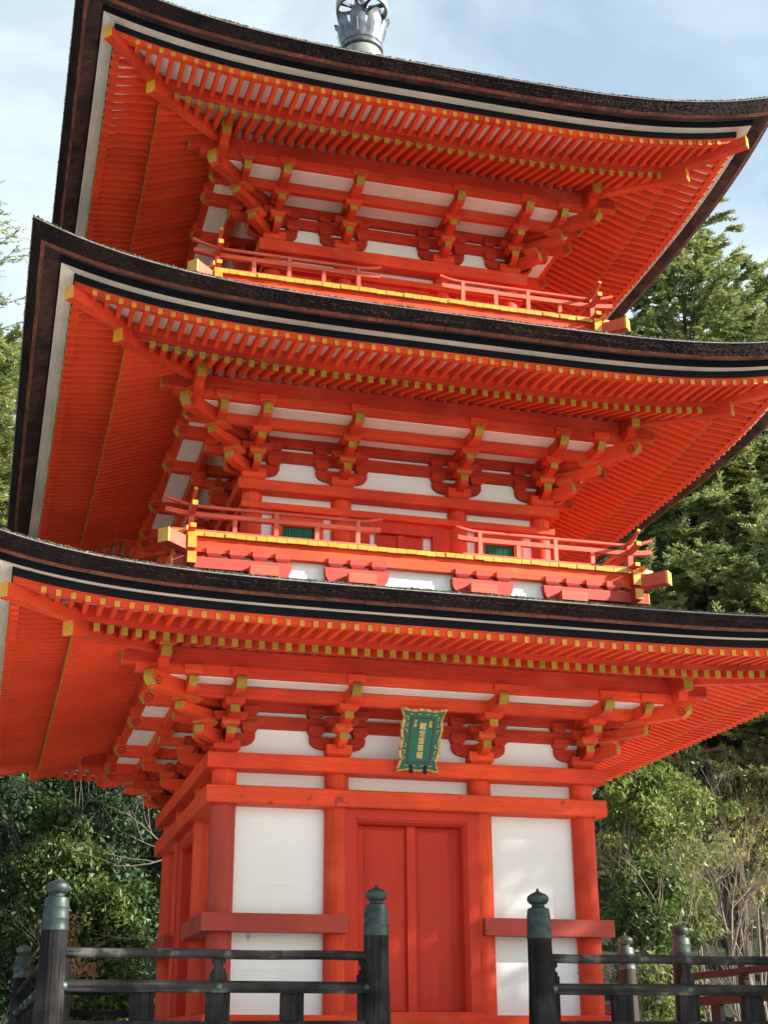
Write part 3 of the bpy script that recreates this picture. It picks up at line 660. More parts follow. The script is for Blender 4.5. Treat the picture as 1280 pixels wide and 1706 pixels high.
# ------------------------------------------------------------------ balconies
def balcony(L, i):
    w, zp = L.w, L.zp
    bal = bpy.data.objects.new('balcony', None); SC.collection.objects.link(bal); bal.parent = pagoda
    def F(name, q, sides=SIDES, smooth=None): four(name, q, bal, sides, smooth)
    oe = w + .085
    n = int(round(2 * (oe - .02) / .1075)); step = 2 * oe / n; rest = MB()
    for k in range(n):
        t0 = -oe + k * step; q = MB(); j = rnd.uniform(-.007, .005); e = .0018
        z0, z1 = zp - .022 + rnd.uniform(-.005, .002), zp + .022
        o_in = max(L.a - .05, max(abs(t0), abs(t0 + step)) - .0) if (abs(t0 + step / 2) > L.a) else L.a - .05
        o_in = min(o_in, oe - .05)
        q.box(t0 + .0015, t0 + step - .0015, o_in, oe + j - .03, z0, z1, RY)
        q.box(t0 + .0028, t0 + step - .0028, oe + j - .03, oe + j, z0 - e, z1 + e, GOLD)
        me = q.mesh('plank')
        for s in (0, 3): link('plank', me, bal, (0, 0, dz_of(s)), s * math.pi / 2)
        for s in (1, 2):
            c, sn = round(math.cos(s * math.pi / 2)), round(math.sin(s * math.pi / 2))
            rest.add([(x * c - y * sn, x * sn + y * c, z + dz_of(s)) for x, y, z in q.v], q.f, [(RX if s % 2 and q.mats[u] is RY else q.mats[u]) for u in q.m])
    tag(part('plank', rest, bal), kind='stuff')
    # pointed end board at each corner
    q = MB(); q.prism([(-oe + .0, oe - .03), (-oe, oe + .004), (-oe - .06, oe + .004), (-oe - .15, oe - .012), (-oe - .12, oe - .03)], 'z', zp - .024, zp + .024, GOLD); F('corner_board', q)
    q = MB(); q.prism([(oe + .0, oe - .03), (oe, oe + .004), (oe + .06, oe + .004), (oe + .15, oe - .012), (oe + .12, oe - .03)], 'z', zp - .024, zp + .024, GOLD); F('corner_board', q)
    # beams under the floor
    def ended(name, half, oc, wd, z0, z1, mt, cap=True):
        q = MB(); q.beam_t(-half, half, oc - wd / 2, oc + wd / 2, z0, z1, mt, .003)
        if cap:
            for sg in (-1, 1):
                x = sg * half; lo, hi = (x - .01, x + .004) if sg > 0 else (x - .004, x + .01); q.box(lo, hi, oc - wd / 2 - .002, oc + wd / 2 + .002, z0 - .002, z1 + .002, GOLD)
        F(name, q)
    ended('floor_beam', w + .16, w, .085, zp - .185, zp - .068, RX); ended('floor_beam', w + .162, w, .088, zp - .066, zp - .024, RX)
    for sg in (-1, 1):                  # lower arms cross at the corner and end in a curve towards the middle
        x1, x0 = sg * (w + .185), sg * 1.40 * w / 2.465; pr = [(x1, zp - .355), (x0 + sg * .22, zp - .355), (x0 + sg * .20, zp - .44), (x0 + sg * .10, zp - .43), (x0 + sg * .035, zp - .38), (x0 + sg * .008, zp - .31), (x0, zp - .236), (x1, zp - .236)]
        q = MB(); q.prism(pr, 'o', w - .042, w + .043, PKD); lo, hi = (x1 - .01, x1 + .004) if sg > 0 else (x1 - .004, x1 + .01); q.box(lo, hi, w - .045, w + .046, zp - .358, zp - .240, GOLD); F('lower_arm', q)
    # white wall under the floor and its skirt of three-block brackets
    q = MB(); q.sweep([(w - .05, -.60), (w - .05, -.03), (w - .08, -.03), (w - .08, -.60)], WHT, 4, zp); F('wall_board', q)
    k = w / 2.465
    for gc in (-1.86, -.70, .70, 1.86):
        items = []
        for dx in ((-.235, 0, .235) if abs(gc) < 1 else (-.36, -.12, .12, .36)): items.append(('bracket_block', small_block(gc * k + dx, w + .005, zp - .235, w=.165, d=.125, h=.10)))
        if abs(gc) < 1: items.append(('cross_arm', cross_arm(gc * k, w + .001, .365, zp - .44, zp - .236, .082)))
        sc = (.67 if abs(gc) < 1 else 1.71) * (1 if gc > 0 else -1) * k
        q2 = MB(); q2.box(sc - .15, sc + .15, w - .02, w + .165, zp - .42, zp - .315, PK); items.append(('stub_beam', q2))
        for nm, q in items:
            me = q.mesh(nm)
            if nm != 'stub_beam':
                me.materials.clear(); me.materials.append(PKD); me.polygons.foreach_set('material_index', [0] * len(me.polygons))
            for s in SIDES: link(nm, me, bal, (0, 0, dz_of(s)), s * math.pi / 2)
    # diagonal beams at the corners
    q = MB(); s2 = math.sqrt(.5); hw = .062; d0, d1 = w - .15, w + .315
    def ring(d, zz0, zz1, g=0): return [(-d - hw * s2 - g * s2, -(d - hw * s2 - g * s2), zz0 - g), (-d + hw * s2 + g * s2, -(d + hw * s2 + g * s2), zz0 - g), (-d + hw * s2 + g * s2, -(d + hw * s2 + g * s2), zz1 + g), (-d - hw * s2 - g * s2, -(d - hw * s2 - g * s2), zz1 + g)]
    vs = ring(d0, zp - .20, zp - .06) + ring(d1 - .02, zp - .20, zp - .06) + ring(d1 - .02, zp - .20, zp - .06, .003) + ring(d1, zp - .20, zp - .06, .003)
    q.add(vs, [(kk + u, kk + (u + 1) % 4, kk + 4 + (u + 1) % 4, kk + 4 + u) for kk in (0, 4, 8) for u in range(4)] + [(12, 13, 14, 15)], [PK] * 4 + [GOLD] * 9); F('diagonal_beam', q)
    # railing: bottom rail, middle rail, round top rail with upswept ends; gap in the middle
    o = w
    def curved(name, x0, x1, z, r_, mt, rnd_, lift_out, lift_in, cap, thick=.05):
        """x0 outer end (past the corner), x1 inner end"""
        pts = []; sg = 1 if x0 > x1 else -1; ln = abs(x0 - x1); K = 26
        for u in range(K + 1):
            x = x1 + (x0 - x1) * u / K; from_out = abs(x0 - x); from_in = abs(x - x1); zz = z
            if from_out < .42: zz += lift_out * ((.42 - from_out) / .42) ** 2
            if from_in < .26: zz += lift_in * ((.26 - from_in) / .26) ** 2
            pts.append((x, -o, zz))
        q = MB()
        if rnd_:
            q.tube(pts, [r_] * (K + 1), mt, 10, cap=cap); F(name, q, smooth=50)
        else:
            vs = []
            for (x, y, zz) in pts: vs += [(x, y + thick / 2, zz - r_), (x, y - thick / 2, zz - r_), (x, y - thick / 2, zz + r_), (x, y + thick / 2, zz + r_)]
            fs = [(u * 4 + v, u * 4 + (v + 1) % 4, (u + 1) * 4 + (v + 1) % 4, (u + 1) * 4 + v) for u in range(K) for v in range(4)] + [(0, 1, 2, 3), (K * 4 + 3, K * 4 + 2, K * 4 + 1, K * 4)]
            q.add(vs, fs, [mt] * (K * 4) + [cap or mt, cap or mt]); F(name, q)
    gap = .415 * k if i == 1 else .36
    for sg in (-1, 1):
        curved('top_rail', sg * (w + .285), sg * gap, zp + .325, .021, PK, True, .085, .045, GOLD)
        curved('middle_rail', sg * (w + .265), sg * (gap + .02), zp + .229, .025, PK, False, .035, .012, GOLD, .056)
        curved('bottom_rail', sg * (w + .20), sg * (gap + .07), zp + .042, .022, PK, False, .0, .0, GOLD, .060)
        xs = [(w, 1), (2.011 * k, 0), (1.572 * k, 1), (1.132 * k, 0), (.688 * k, 1)]
        for x, full in xs:
            if x == w and sg > 0: continue
            q = MB(); t = sg * x; ww = .046 if x < w else .058
            if full:
                q.prism([(t - ww / 2, zp + .062), (t + ww / 2, zp + .062), (t + ww / 2, zp + .205), (t + ww / 2 * .72, zp + .215), (t + ww / 2 * .72, zp + .262), (t + ww / 2 * .95, zp + .268), (t + ww / 2 * .95, zp + .325), (t - ww / 2 * .95, zp + .325), (t - ww / 2 * .95, zp + .268), (t - ww / 2 * .72, zp + .262), (t - ww / 2 * .72, zp + .215), (t - ww / 2, zp + .205)], 'o', o - .03, o + .031, PKZ)
            else: q.box(t - ww / 2, t + ww / 2, o - .024, o + .025, zp + .062, zp + .206, PKZ)
            F('post', q)
for i in (1, 2): balcony(LEVELS[i], i)

# ------------------------------------------------------------------ spire
def spire():
    sp = bpy.data.objects.new('spire', None); SC.collection.objects.link(sp); sp.parent = pagoda
    z = 13.72
    q = MB(); q.box(-.36, .36, -.36, .36, z - .62, z - .25, STEEL); part('dew_basin', q, sp)
    q = MB(); q.lathe(0, 0, [(.33, z - .25), (.325, z - .12), (.29, z + .0), (.26, z + .05)], DOME, 40); part('inverted_bowl', q, sp, smooth=60)
    q = MB(); q.lathe(0, 0, [(.26, z + .045), (.305, z + .055), (.315, z + .08), (.305, z + .105), (.27, z + .11), (.28, z + .13), (.30, z + .15), (.22, z + .155)], STEEL, 40); part('moulding', q, sp, smooth=40)
    me = None
    for k in range(8):
        if me is None:
            q = MB(); n = 7; vs = []; fs = []
            prof = [(.285, .0, .10), (.315, .12, .115), (.345, .25, .118), (.365, .36, .112), (.385, .42, .095), (.41, .455, .055)]
            for (r_, h, hw) in prof:
                for u in range(n):
                    f = -1 + 2 * u / (n - 1); x = f * hw; rr = r_ - .9 * x * x / r_ + (.0); vs.append((x, -rr, z + .13 + h - (.02 * abs(f) ** 3 if h > .4 else 0)))
            m_ = len(vs); vs += [(x, y + .014, zz) for x, y, zz in vs]
            for a_ in range(len(prof) - 1):
                for u in range(n - 1):
                    if u in (2, 3) and False: continue
                    p = a_ * n + u; fs += [(p, p + 1, p + n + 1, p + n), (m_ + p + n, m_ + p + n + 1, m_ + p + 1, m_ + p)]
            for a_ in range(len(prof) - 1):
                for u in (0, n - 1): p = a_ * n + u; fs.append((p, p + n, m_ + p + n, m_ + p))
            for u in range(n - 1): p = (len(prof) - 1) * n + u; fs.append((p, p + 1, m_ + p + 1, m_ + p))
            q.add(vs, fs, STEEL)
            q.tube([(0, -.3235, z + .16 + .05), (0, -.3435, z + .16 + .15), (0, -.363, z + .16 + .25)], .0045, STEELD, 5)
            me = q.mesh('petal', 50)
        link('petal', me, sp, (0, 0, 0), k * math.pi / 4 + .35)
    q = MB(); q.cyl(0, 0, z, z + 5.5, .11, STEEL, 24); part('mast', q, sp, smooth=40)
    for k in range(5):
        zz = z + .78 + k * .55; rr = .375 - k * .02; q = MB()
        q.lathe(0, 0, [(rr - .035, zz), (rr, zz), (rr + .004, zz + .13), (rr - .03, zz + .13), (rr - .035, zz)], DOME, 40, caps=False)
        ring = part('spire_ring', q, sp, smooth=40)
        for j in range(8):
            a_ = j * math.pi / 4 + .2; q = MB(); c, s_ = math.cos(a_), math.sin(a_)
            w_ = .022; vs = []
            for r_, ww in ((.10, .03), (.2, .012), (rr - .03, .03)):
                for sg in (-1, 1):
                    for h in (.02, .07): vs.append((c * r_ - s_ * sg * ww, s_ * r_ + c * sg * ww, zz + h))
            q.add(vs, [(0, 2, 3, 1), (0, 4, 6, 2), (1, 3, 7, 5), (0, 1, 5, 4), (2, 6, 7, 3), (4, 8, 10, 6), (5, 7, 11, 9), (4, 5, 9, 8), (6, 10, 11, 7)], STEELD); part('spoke', q, ring)
spire()

# ------------------------------------------------------------------ plaque
def plaque():
    pl = bpy.data.objects.new('plaque', None); SC.collection.objects.link(pl)
    tag(pl, 'green name plaque with wavy gold frame and gold characters hung above the door', 'plaque')
    W, H = .205, .315
    tilt = math.atan2(.30, .60); pl.location = (0.012, -2.345, 3.285); pl.rotation_euler = (tilt, 0, 0)
    # local: x right, z up, front faces -y
    def edge(k, n=96):
        f = k / n * 4; side = int(f) % 4; u = f - int(f)
        if side == 0: x, z = -W + 2 * W * u, H; nx, nz = 0, 1
        elif side == 1: x, z = W, H - 2 * H * u; nx, nz = 1, 0
        elif side == 2: x, z = W - 2 * W * u, -H; nx, nz = 0, -1
        else: x, z = -W, -H + 2 * H * u; nx, nz = -1, 0
        wv = (.5 - .5 * math.cos(u * 2 * math.pi * (2 if side % 2 == 0 else 3))) * (.012 if side % 2 == 0 else .016)
        flare = .02 * (abs(2 * u - 1) ** 8)
        taper = 1 + .04 * (z / H)
        return Vector((x * taper + nx * (-wv) + flare * (1 if x > 0 else -1), 0, z - nz * wv + flare * .3 * (1 if z > 0 else -1)))
    n = 96; rim = [edge(k) for k in range(n)]; out = []
    for p in rim: out.append(Vector((p.x * 1.0, 0, p.z)))
    q = MB(); vs = []; 
    for p in out: vs += [(p.x * 1.09, .0, p.z * 1.055), (p.x * 1.09, -.040, p.z * 1.055), (p.x * 1.02, -.056, p.z * 1.01), (p.x * .965, -.040, p.z * .978)]
    fs = [(i * 4 + v, i * 4 + v + 1, ((i + 1) % n) * 4 + v + 1, ((i + 1) % n) * 4 + v) for i in range(n) for v in range(3)]
    q.add(vs, fs, [PGOLD if (k // 3) % 4 or k % 3 == 2 else PGOLDD for k in range(len(fs))]); part('gold_rim', q, pl)
    q = MB(); vs = [(p.x * .99, -.034, p.z * .992) for p in out]; vs += [(p.x * .99, .0, p.z * .992) for p in out]
    fs = [tuple(range(n)), tuple(range(2 * n - 1, n - 1, -1))]; q.add(vs, fs, PGR); part('green_board', q, pl)
    q = MB(); w, h, e = .122, .232, .006
    for x0, x1, z0, z1 in ((-w - e, w + e, h - e, h + e), (-w - e, w + e, -h - e, -h + e), (-w - e, -w + e, -h + e, h - e), (w - e, w + e, -h + e, h - e)): q.box(x0, x1, .034, .042, z0, z1, PLINE)
    part('inner_border', q, pl)
    q = MB()                              # scrolls on the frame
    for sx in (-1, 1):
        for zc, fl in ((.16, 1), (.10, -1), (-.06, 1), (-.12, -1), (.235, -1), (-.19, 1)):
            pts = []
            for u in range(14):
                a_ = u / 13 * 4.4 + .3; r_ = .024 * (1 - u / 18); pts.append((sx * (W - .018) - sx * (.012 + r_ * math.sin(a_) * .9), -.038, zc + fl * (r_ * math.cos(a_))))
            q.tube(pts, .0035, PGOLD, 5)
    for xc in (-.13, -.045, .045, .13):
        for zc in (H - .045, -H + .045): q.tube([(xc - .016, -.038, zc), (xc, -.038, zc + .008), (xc + .016, -.038, zc)], .0035, PGOLD, 5)
    part('gold_scroll', q, pl)
    def chars(txt, x, z, size, name='gold_character'):
        for k, ch in enumerate(txt):
            cu = bpy.data.curves.new(name, 'FONT'); cu.body = ch; cu.size = size; cu.align_x = 'CENTER'; cu.align_y = 'CENTER'; cu.extrude = .002; cu.offset = .0002
            o = bpy.data.objects.new(name, cu); SC.collection.objects.link(o); dg = bpy.context.evaluated_depsgraph_get()
            me = bpy.data.meshes.new_from_object(o.evaluated_get(dg)); bpy.data.objects.remove(o)
            if len(me.vertices) == 0: continue
            me.materials.clear(); me.materials.append(PGOLD); c = link(name, me, pl, (x, -.0375, z - k * size * 1.03)); c.rotation_euler = (math.pi / 2, 0, 0)
    chars('観世音菩薩', 0.004, .135, .072) if False else chars('觀世音菩薩', .004, .145, .074)
    chars('子安', -.078, .195, .038); chars('山階', .083, .195, .038)
    for x in (-.075, .075):
        q = MB(); q.prism([(x - .030, -.325), (x, -.352), (x + .030, -.325), (x + .016, -.30), (x + .012, -.262), (x - .012, -.262), (x - .016, -.30)], 'o', .03, .058, IRON)
        part('iron_hook', q, pl)
plaque()

# ------------------------------------------------------------------ railings round the pagoda
def finial(q, x, y, zb, r, mt):
    q.lathe(x, y, [(r * 1.03, 1.225), (r * 1.04, 1.24), (r * 1.0, 1.255), (r * .985, 1.31), (r * 1.005, 1.315), (r * 1.005, 1.335), (r * .975, 1.34), (r * .95, 1.405), (r * .965, 1.41), (r * .965, 1.425), (r * .935, 1.43), (r * .91, 1.468), (r * .86, 1.488), (r * .60, 1.497),
                   (r * .52, 1.506), (r * .53, 1.522), (r * .72, 1.533), (r * .86, 1.552), (r * .90, 1.574), (r * .84, 1.598), (r * .62, 1.618), (r * .34, 1.630), (r * .15, 1.642), (r * .06, 1.668)], mt, 32)
def rail_post(fence, x, y, wood, brz, r=.112):
    q = MB(); q.lathe(x, y, [(r * 1.16, .34), (r * 1.12, .5), (r * 1.0, .9), (r * .985, 1.228)], wood, 28); p = part('post', q, fence, smooth=40)
    q = MB(); finial(q, x, y, 0, r, brz); part('finial', q, p, smooth=35)
def rail_run(fence, p0, p1, wood, woodz, brz, inset=.09, spec=None, struts=None):
    p0, p1 = Vector((*p0, 0)), Vector((*p1, 0)); d = (p1 - p0); ln = d.length; d.normalize(); ang = math.atan2(d.y, d.x)
    def put(name, q, parent=fence, smooth=None): return part(name, q, parent, tuple(p0), ang, smooth)
    K = 12; a, b = inset, ln - inset
    q = MB(); vs = []                             # top rail: rounded, slightly uneven
    pr = [(.048, -.02), (.048, .012), (.030, .034), (0, .043), (-.030, .034), (-.048, .012), (-.048, -.02), (-.034, -.034), (.034, -.034)]
    for u in range(K + 1):
        t = a + (b - a) * u / K; wob = .004 * math.sin(u * 1.1 + ln)
        for (o, z) in pr: vs.append((t, -o, 1.052 + z + wob))
    n = len(pr); q.add(vs, [(u * n + v, u * n + (v + 1) % n, (u + 1) * n + (v + 1) % n, (u + 1) * n + v) for u in range(K) for v in range(n)] + [tuple(range(n)), tuple(K * n + v for v in range(n))], wood); put('top_rail', q, smooth=50)
    q = MB(); q.beam_t(a - .07, b + .07, -.012, .052, .742, .838, wood, .004); put('middle_rail', q)
    q = MB(); q.beam_t(a - .07, b + .07, -.03, .05, .425, .520, wood, .004); put('bottom_rail', q)
    ss = struts or [(.10, 1), (ln * .27, 0), (ln * .5, 1), (ln * .73, 0), (ln - .10, 1)]
    for t, full in ss:
        edge_ = t < .2 or t > ln - .2; w = .066 if edge_ else .10
        q = MB(); q.box(t - w, t + w, -.035, .022, .522, .741, woodz); put('strut', q)
        if full:
            q = MB(); w2 = .055; q.box(t - w2 * 1.3, t + w2 * 1.3, -.032, .018, .839, .90, woodz)
            q.prism([(t - w2, .90), (t + w2, .90), (t + w2, .93), (t + w2 * .62, .945), (t + w2 * .62, .965), (t + w2 * 1.0, .985), (t + w2 * 1.0, 1.016), (t - w2 * 1.0, 1.016), (t - w2 * 1.0, .985), (t - w2 * .62, .965), (t - w2 * .62, .945), (t - w2, .93)], 'o', -.033, .019, woodz); put('strut_head', q)
            for s_ in (1,):
                q = MB(); vs = []
                q.tube([(t, -.052, .79), (t, -.060, .79), (t, -.072, .79), (t, -.080, .79)], [.032, .030, .020, .006], brz, 12); put('stud', q, smooth=60)
Cx, Cy = 3.596, 3.665
def fences():
    f = bpy.data.objects.new('wooden_railing', None); SC.collection.objects.link(f)
    tag(f, 'black weathered wooden railing with bronze onion finials, in front of the pagoda at the left', 'railing', 'railings round the pagoda')
    for x, y in ((-Cx, -Cy), (-.82, -Cy)): rail_post(f, x, y, WOODB, BRZ)
    rail_post(f, -Cx, 3.81, WOODB, BRD)
    rail_run(f, (-Cx, -Cy), (-.82, -Cy), WOODBX, WOODB, BRD)
    rail_run(f, (-Cx, 3.81), (-Cx, -Cy), WOODBX, WOODB, BRD, struts=[(.1, 1)] + [(.62 * k, 1 if k % 2 == 0 else 0) for k in range(1, 12)] + [(7.37, 1)])
    f = bpy.data.objects.new('wooden_railing', None); SC.collection.objects.link(f)
    tag(f, 'black weathered wooden railing in front of the right corner column of the pagoda', 'railing', 'railings round the pagoda')
    rail_post(f, .717, -Cy, WOODB, BRZ); rail_post(f, Cx, -Cy, WOODB, BRZ)
    rail_run(f, (.717, -Cy), (Cx, -Cy), WOODBX, WOODB, BRD)
    f = bpy.data.objects.new('wooden_railing', None); SC.collection.objects.link(f)
    tag(f, 'red brown wooden railing along the right side of the pagoda, behind the black front one', 'railing', 'railings round the pagoda')
    for y in (-.76, .758, 3.81): rail_post(f, Cx, y, WOODRZ, BRD)
    rail_run(f, (Cx, -Cy + .1), (Cx, -.76), WOODR, WOODRZ, BRD); rail_run(f, (Cx, .758), (Cx, 3.81), WOODR, WOODRZ, BRD)
    f = bpy.data.objects.new('wooden_railing', None); SC.collection.objects.link(f)
    tag(f, 'dark wooden railing far behind the pagoda, seen through the left front railing', 'railing', 'railings round the pagoda')
    rail_run(f, (Cx, 3.81), (-Cx, 3.81), WOODBX, WOODB, BRD)
fences()

# ------------------------------------------------------------------ vegetation
npr = np.random.default_rng(11)
def quads_mesh(name, P, A, B, m, curl=0.0):
    """P centres, A half length vectors, B half width vectors: leaf-shaped quads (kite)"""
    n = len(P); V = np.empty((n, 4, 3)); V[:, 0] = P - A; V[:, 1] = P - A * .1 + B; V[:, 2] = P + A; V[:, 3] = P - A * .1 - B
    me = bpy.data.meshes.new(name); me.vertices.add(n * 4); me.vertices.foreach_set('co', V.reshape(-1)); me.loops.add(n * 4); me.loops.foreach_set('vertex_index', np.arange(n * 4, dtype=np.int32))
    me.polygons.add(n); me.polygons.foreach_set('loop_start', np.arange(0, n * 4, 4, dtype=np.int32)); me.polygons.foreach_set('loop_total', np.full(n, 4, dtype=np.int32))
    me.materials.append(m); me.update(); me.validate(); return me
def rvec(n):
    v = npr.normal(size=(n, 3)); return v / np.linalg.norm(v, axis=1, keepdims=True)
def leaves(name, clumps, per, size, m, droop=.3, spread=1.0, aspect=.42, up=.35):
    """clumps: (k,4) centre+radius"""
    C = np.repeat(clumps, per, axis=0); n = len(C); d = rvec(n) * (npr.random((n, 1)) ** .45) * C[:, 3:4] * spread; d[:, 2] *= .75
    P = C[:, :3] + d; a = rvec(n); a[:, 2] -= droop; a /= np.linalg.norm(a, axis=1, keepdims=True)
    nn = rvec(n) + np.array([0, -.2, up + .6]); b = np.cross(a, nn); b /= np.linalg.norm(b, axis=1, keepdims=True) + 1e-6
    s = size * (.6 + .8 * npr.random((n, 1))); return quads_mesh(name, P, a * s, b * s * aspect, m)
def branchy(mb, p, d, ln, r, depth, m, spread=.6, up=.15, tips=None, seg=4, kids=(2, 4), n=5):
    pts = [Vector(p)]; dd = Vector(d).normalized(); rr = [r]
    for i in range(seg):
        dd = (dd + Vector((rnd.gauss(0, .13), rnd.gauss(0, .13), rnd.gauss(0, .10) + up * .12))).normalized()
        pts.append(pts[-1] + dd * ln / seg); rr.append(r * (1 - .55 * (i + 1) / seg))
    mb.tube(pts, rr, m, n)
    if depth == 0:
        if tips is not None: tips.append(pts[-1]); tips.append(pts[seg // 2])
        return
    for k in range(rnd.randint(*kids)):
        f = rnd.uniform(.35, 1); i = min(seg - 1, int(f * seg)); q = pts[i].lerp(pts[i + 1], f * seg - i) if i < seg else pts[-1]
        nd = (dd + Vector((rnd.gauss(0, spread), rnd.gauss(0, spread), rnd.gauss(0, spread * .7) + up))).normalized()
        branchy(mb, q, nd, ln * rnd.uniform(.5, .8), rr[i] * .6, depth - 1, m, spread, up, tips, seg, kids, max(3, n - 1))
def gz(x, y):
    d = max(0.0, y - 9.0 + 2.0 * math.sin(x * .11)); side = max(0.0, abs(x) - 16)
    return -1.4 + .50 * d - (.0 if d < 18 else .10 * (d - 18)) + .12 * side - .3
def tree(name, label, cat, x, y, h, crown_z0, rad, m, nclump, per, lsize, trunk_r=.14, group=None, cr=.5, droop=.3, shape='round', aspect=.42, mt=TRUNK, lean=(0, 0), seedclumps=None):
    z0 = gz(x, y); t = bpy.data.objects.new(name, None); SC.collection.objects.link(t); t.location = (x, y, z0); tag(t, label, cat, group)
    mb = MB(); top = h - z0
    pts = [(lean[0] * f * f, lean[1] * f * f, top * f * .96) for f in (0, .25, .5, .75, 1)]
    mb.tube(pts, [trunk_r * (1 - .8 * f) for f in (0, .25, .5, .75, 1)], mt, 9)
    cl = []
    for k in range(nclump):
        f = npr.random(); z = (crown_z0 - z0) + (h - crown_z0) * f
        if shape == 'cone': r = rad * (1 - f) ** .75 + .15
        elif shape == 'round': r = rad * math.sqrt(max(.05, 1 - (2 * f - 1) ** 2))
        else: r = rad
        a_ = npr.random() * 6.283; q = r * math.sqrt(npr.random()) if shape != 'cone' else r * (npr.random() ** .6)
        q *= (.8 + .35 * noise.noise((a_ * 1.3, f * 4, x)))
        fx = lean[0] * (z / top) ** 2; fy = lean[1] * (z / top) ** 2
        c = (fx + q * math.cos(a_), fy + q * math.sin(a_), z); cl.append((*c, cr * (.6 + .7 * npr.random())))
        if k % 3 == 0:
            b0 = Vector((fx * .8, fy * .8, max(.3, z - q * .55))); b1 = Vector(c); md = b0.lerp(b1, .5) + Vector((rnd.uniform(-.1, .1), rnd.uniform(-.1, .1), -.06))
            mb.tube([b0, md, b1], [max(.012, trunk_r * .28 * (1 - f * .6)), max(.009, trunk_r * .16), .006], mt, 5)
    part('trunk', mb, t, smooth=60)
    me = leaves('crown', np.array(cl), per, lsize, m, droop, 1.0, aspect); link('crown', me, t)
    return t
def spray_tree(name, label, cat, x, y, h, crown_z0, rad, m, nbr, group=None, trunk_r=.16, lsize=.05, dens=150, flat=.35, mt=TRUNK, brr=.02, topw=.1, hang=.25, sub=7):
    """conifer: uneven limbs from the trunk, each with side shoots carrying flat drooping sprays of fine foliage"""
    z0 = gz(x, y); t = bpy.data.objects.new(name, None); SC.collection.objects.link(t); t.location = (x, y, z0); tag(t, label, cat, group)
    mb = MB(); top = h - z0; mb.tube([(0, 0, 0), (.05, .03, top * .4), (-.03, .05, top * .75), (0, 0, top * .98)], [trunk_r, trunk_r * .7, trunk_r * .4, .02], mt, 9)
    Ps, As, Bs = [], [], []
    for k in range(nbr):
        f = (k + npr.random()) / nbr; z = (crown_z0 - z0) + (h - crown_z0) * f; r = rad * ((1 - f) ** .75) * (.35 + .95 * npr.random()) + topw * (.4 + npr.random())
        a_ = k * 2.4 + npr.normal() * .5; d = np.array([math.cos(a_), math.sin(a_), 0]); rise = .15 + .55 * f + .15 * npr.normal()
        p0 = np.array([0, 0, z]); p1 = p0 + d * r * .5 + np.array([0, 0, r * .25]); p2 = p0 + d * r + np.array([0, 0, r * rise])
        mb.tube([tuple(p0), tuple(p1), tuple(p2)], [brr * (1.5 - f), brr * .8 * (1.2 - f * .6), .005], mt, 5)
        side = np.array([-d[1], d[0], 0])
        for j in range(sub + int(r * 3)):
            u = .25 + .75 * npr.random() ** .8; b = (1 - u) ** 2 * p0 + 2 * u * (1 - u) * p1 + u * u * p2
            sd = d * (.5 + .6 * npr.random()) + side * npr.normal() * .8 + np.array([0, 0, .25 * npr.normal() + .15]); sd /= np.linalg.norm(sd); ln = (.16 + .30 * npr.random()) * (.7 + .3 * r)
            e = b + sd * ln + np.array([0, 0, -hang * ln])
            if j % 2 == 0: mb.tube([tuple(b), tuple(e)], [.006, .003], mt, 3)
            n = int(dens * ln * .55); v = npr.random((n, 1)); P = b + (e - b) * v
            sp = npr.normal(size=(n, 1)); sv = np.cross(sd, [0, 0, 1.0]); sv /= np.linalg.norm(sv) + 1e-6
            A = sd * (.7 + .5 * npr.random((n, 1))) + sv * sp * .75 + npr.normal(size=(n, 3)) * .22; A[:, 2] -= hang * 1.2; A /= np.linalg.norm(A, axis=1, keepdims=True)
            P = P + A * lsize * .8 + npr.normal(size=(n, 3)) * .018
            Bv = np.cross(A, np.array([0, 0, 1.0]) + npr.normal(size=(n, 3)) * .6); Bv /= np.linalg.norm(Bv, axis=1, keepdims=True) + 1e-6
            s_ = lsize * (.55 + .8 * npr.random((n, 1))) * (1.15 - .5 * v); Ps.append(P); As.append(A * s_); Bs.append(Bv * s_ * .26)
    part('trunk', mb, t, smooth=60)
    me = quads_mesh('crown', np.vstack(Ps), np.vstack(As), np.vstack(Bs), m); link('crown', me, t); return t
def bare(name, label, cat, x, y, z, ln, r, depth, m, dirs, spread=.55, up=.2, group=None, kids=(2, 4), leaf=None):
    t = bpy.data.objects.new(name, None); SC.collection.objects.link(t); t.location = (x, y, z); tag(t, label, cat, group); mb = MB(); tips = []
    g0 = gz(x, y) - z
    if g0 < -.05: mb.tube([(.12, .1, g0), (-.05, .04, g0 * .5), (0, 0, 0)], [r * 1.6, r * 1.3, r * 1.05], m, 6)
    for d in dirs: branchy(mb, (0, 0, 0), d, ln, r, depth, m, spread, up, tips, kids=kids)
    part('branches', mb, t)
    if leaf: link('leaves', leaves('leaves', np.array([(*p, .12) for p in tips]), leaf[1], leaf[2], leaf[0]), t)
    return t
VEG = True
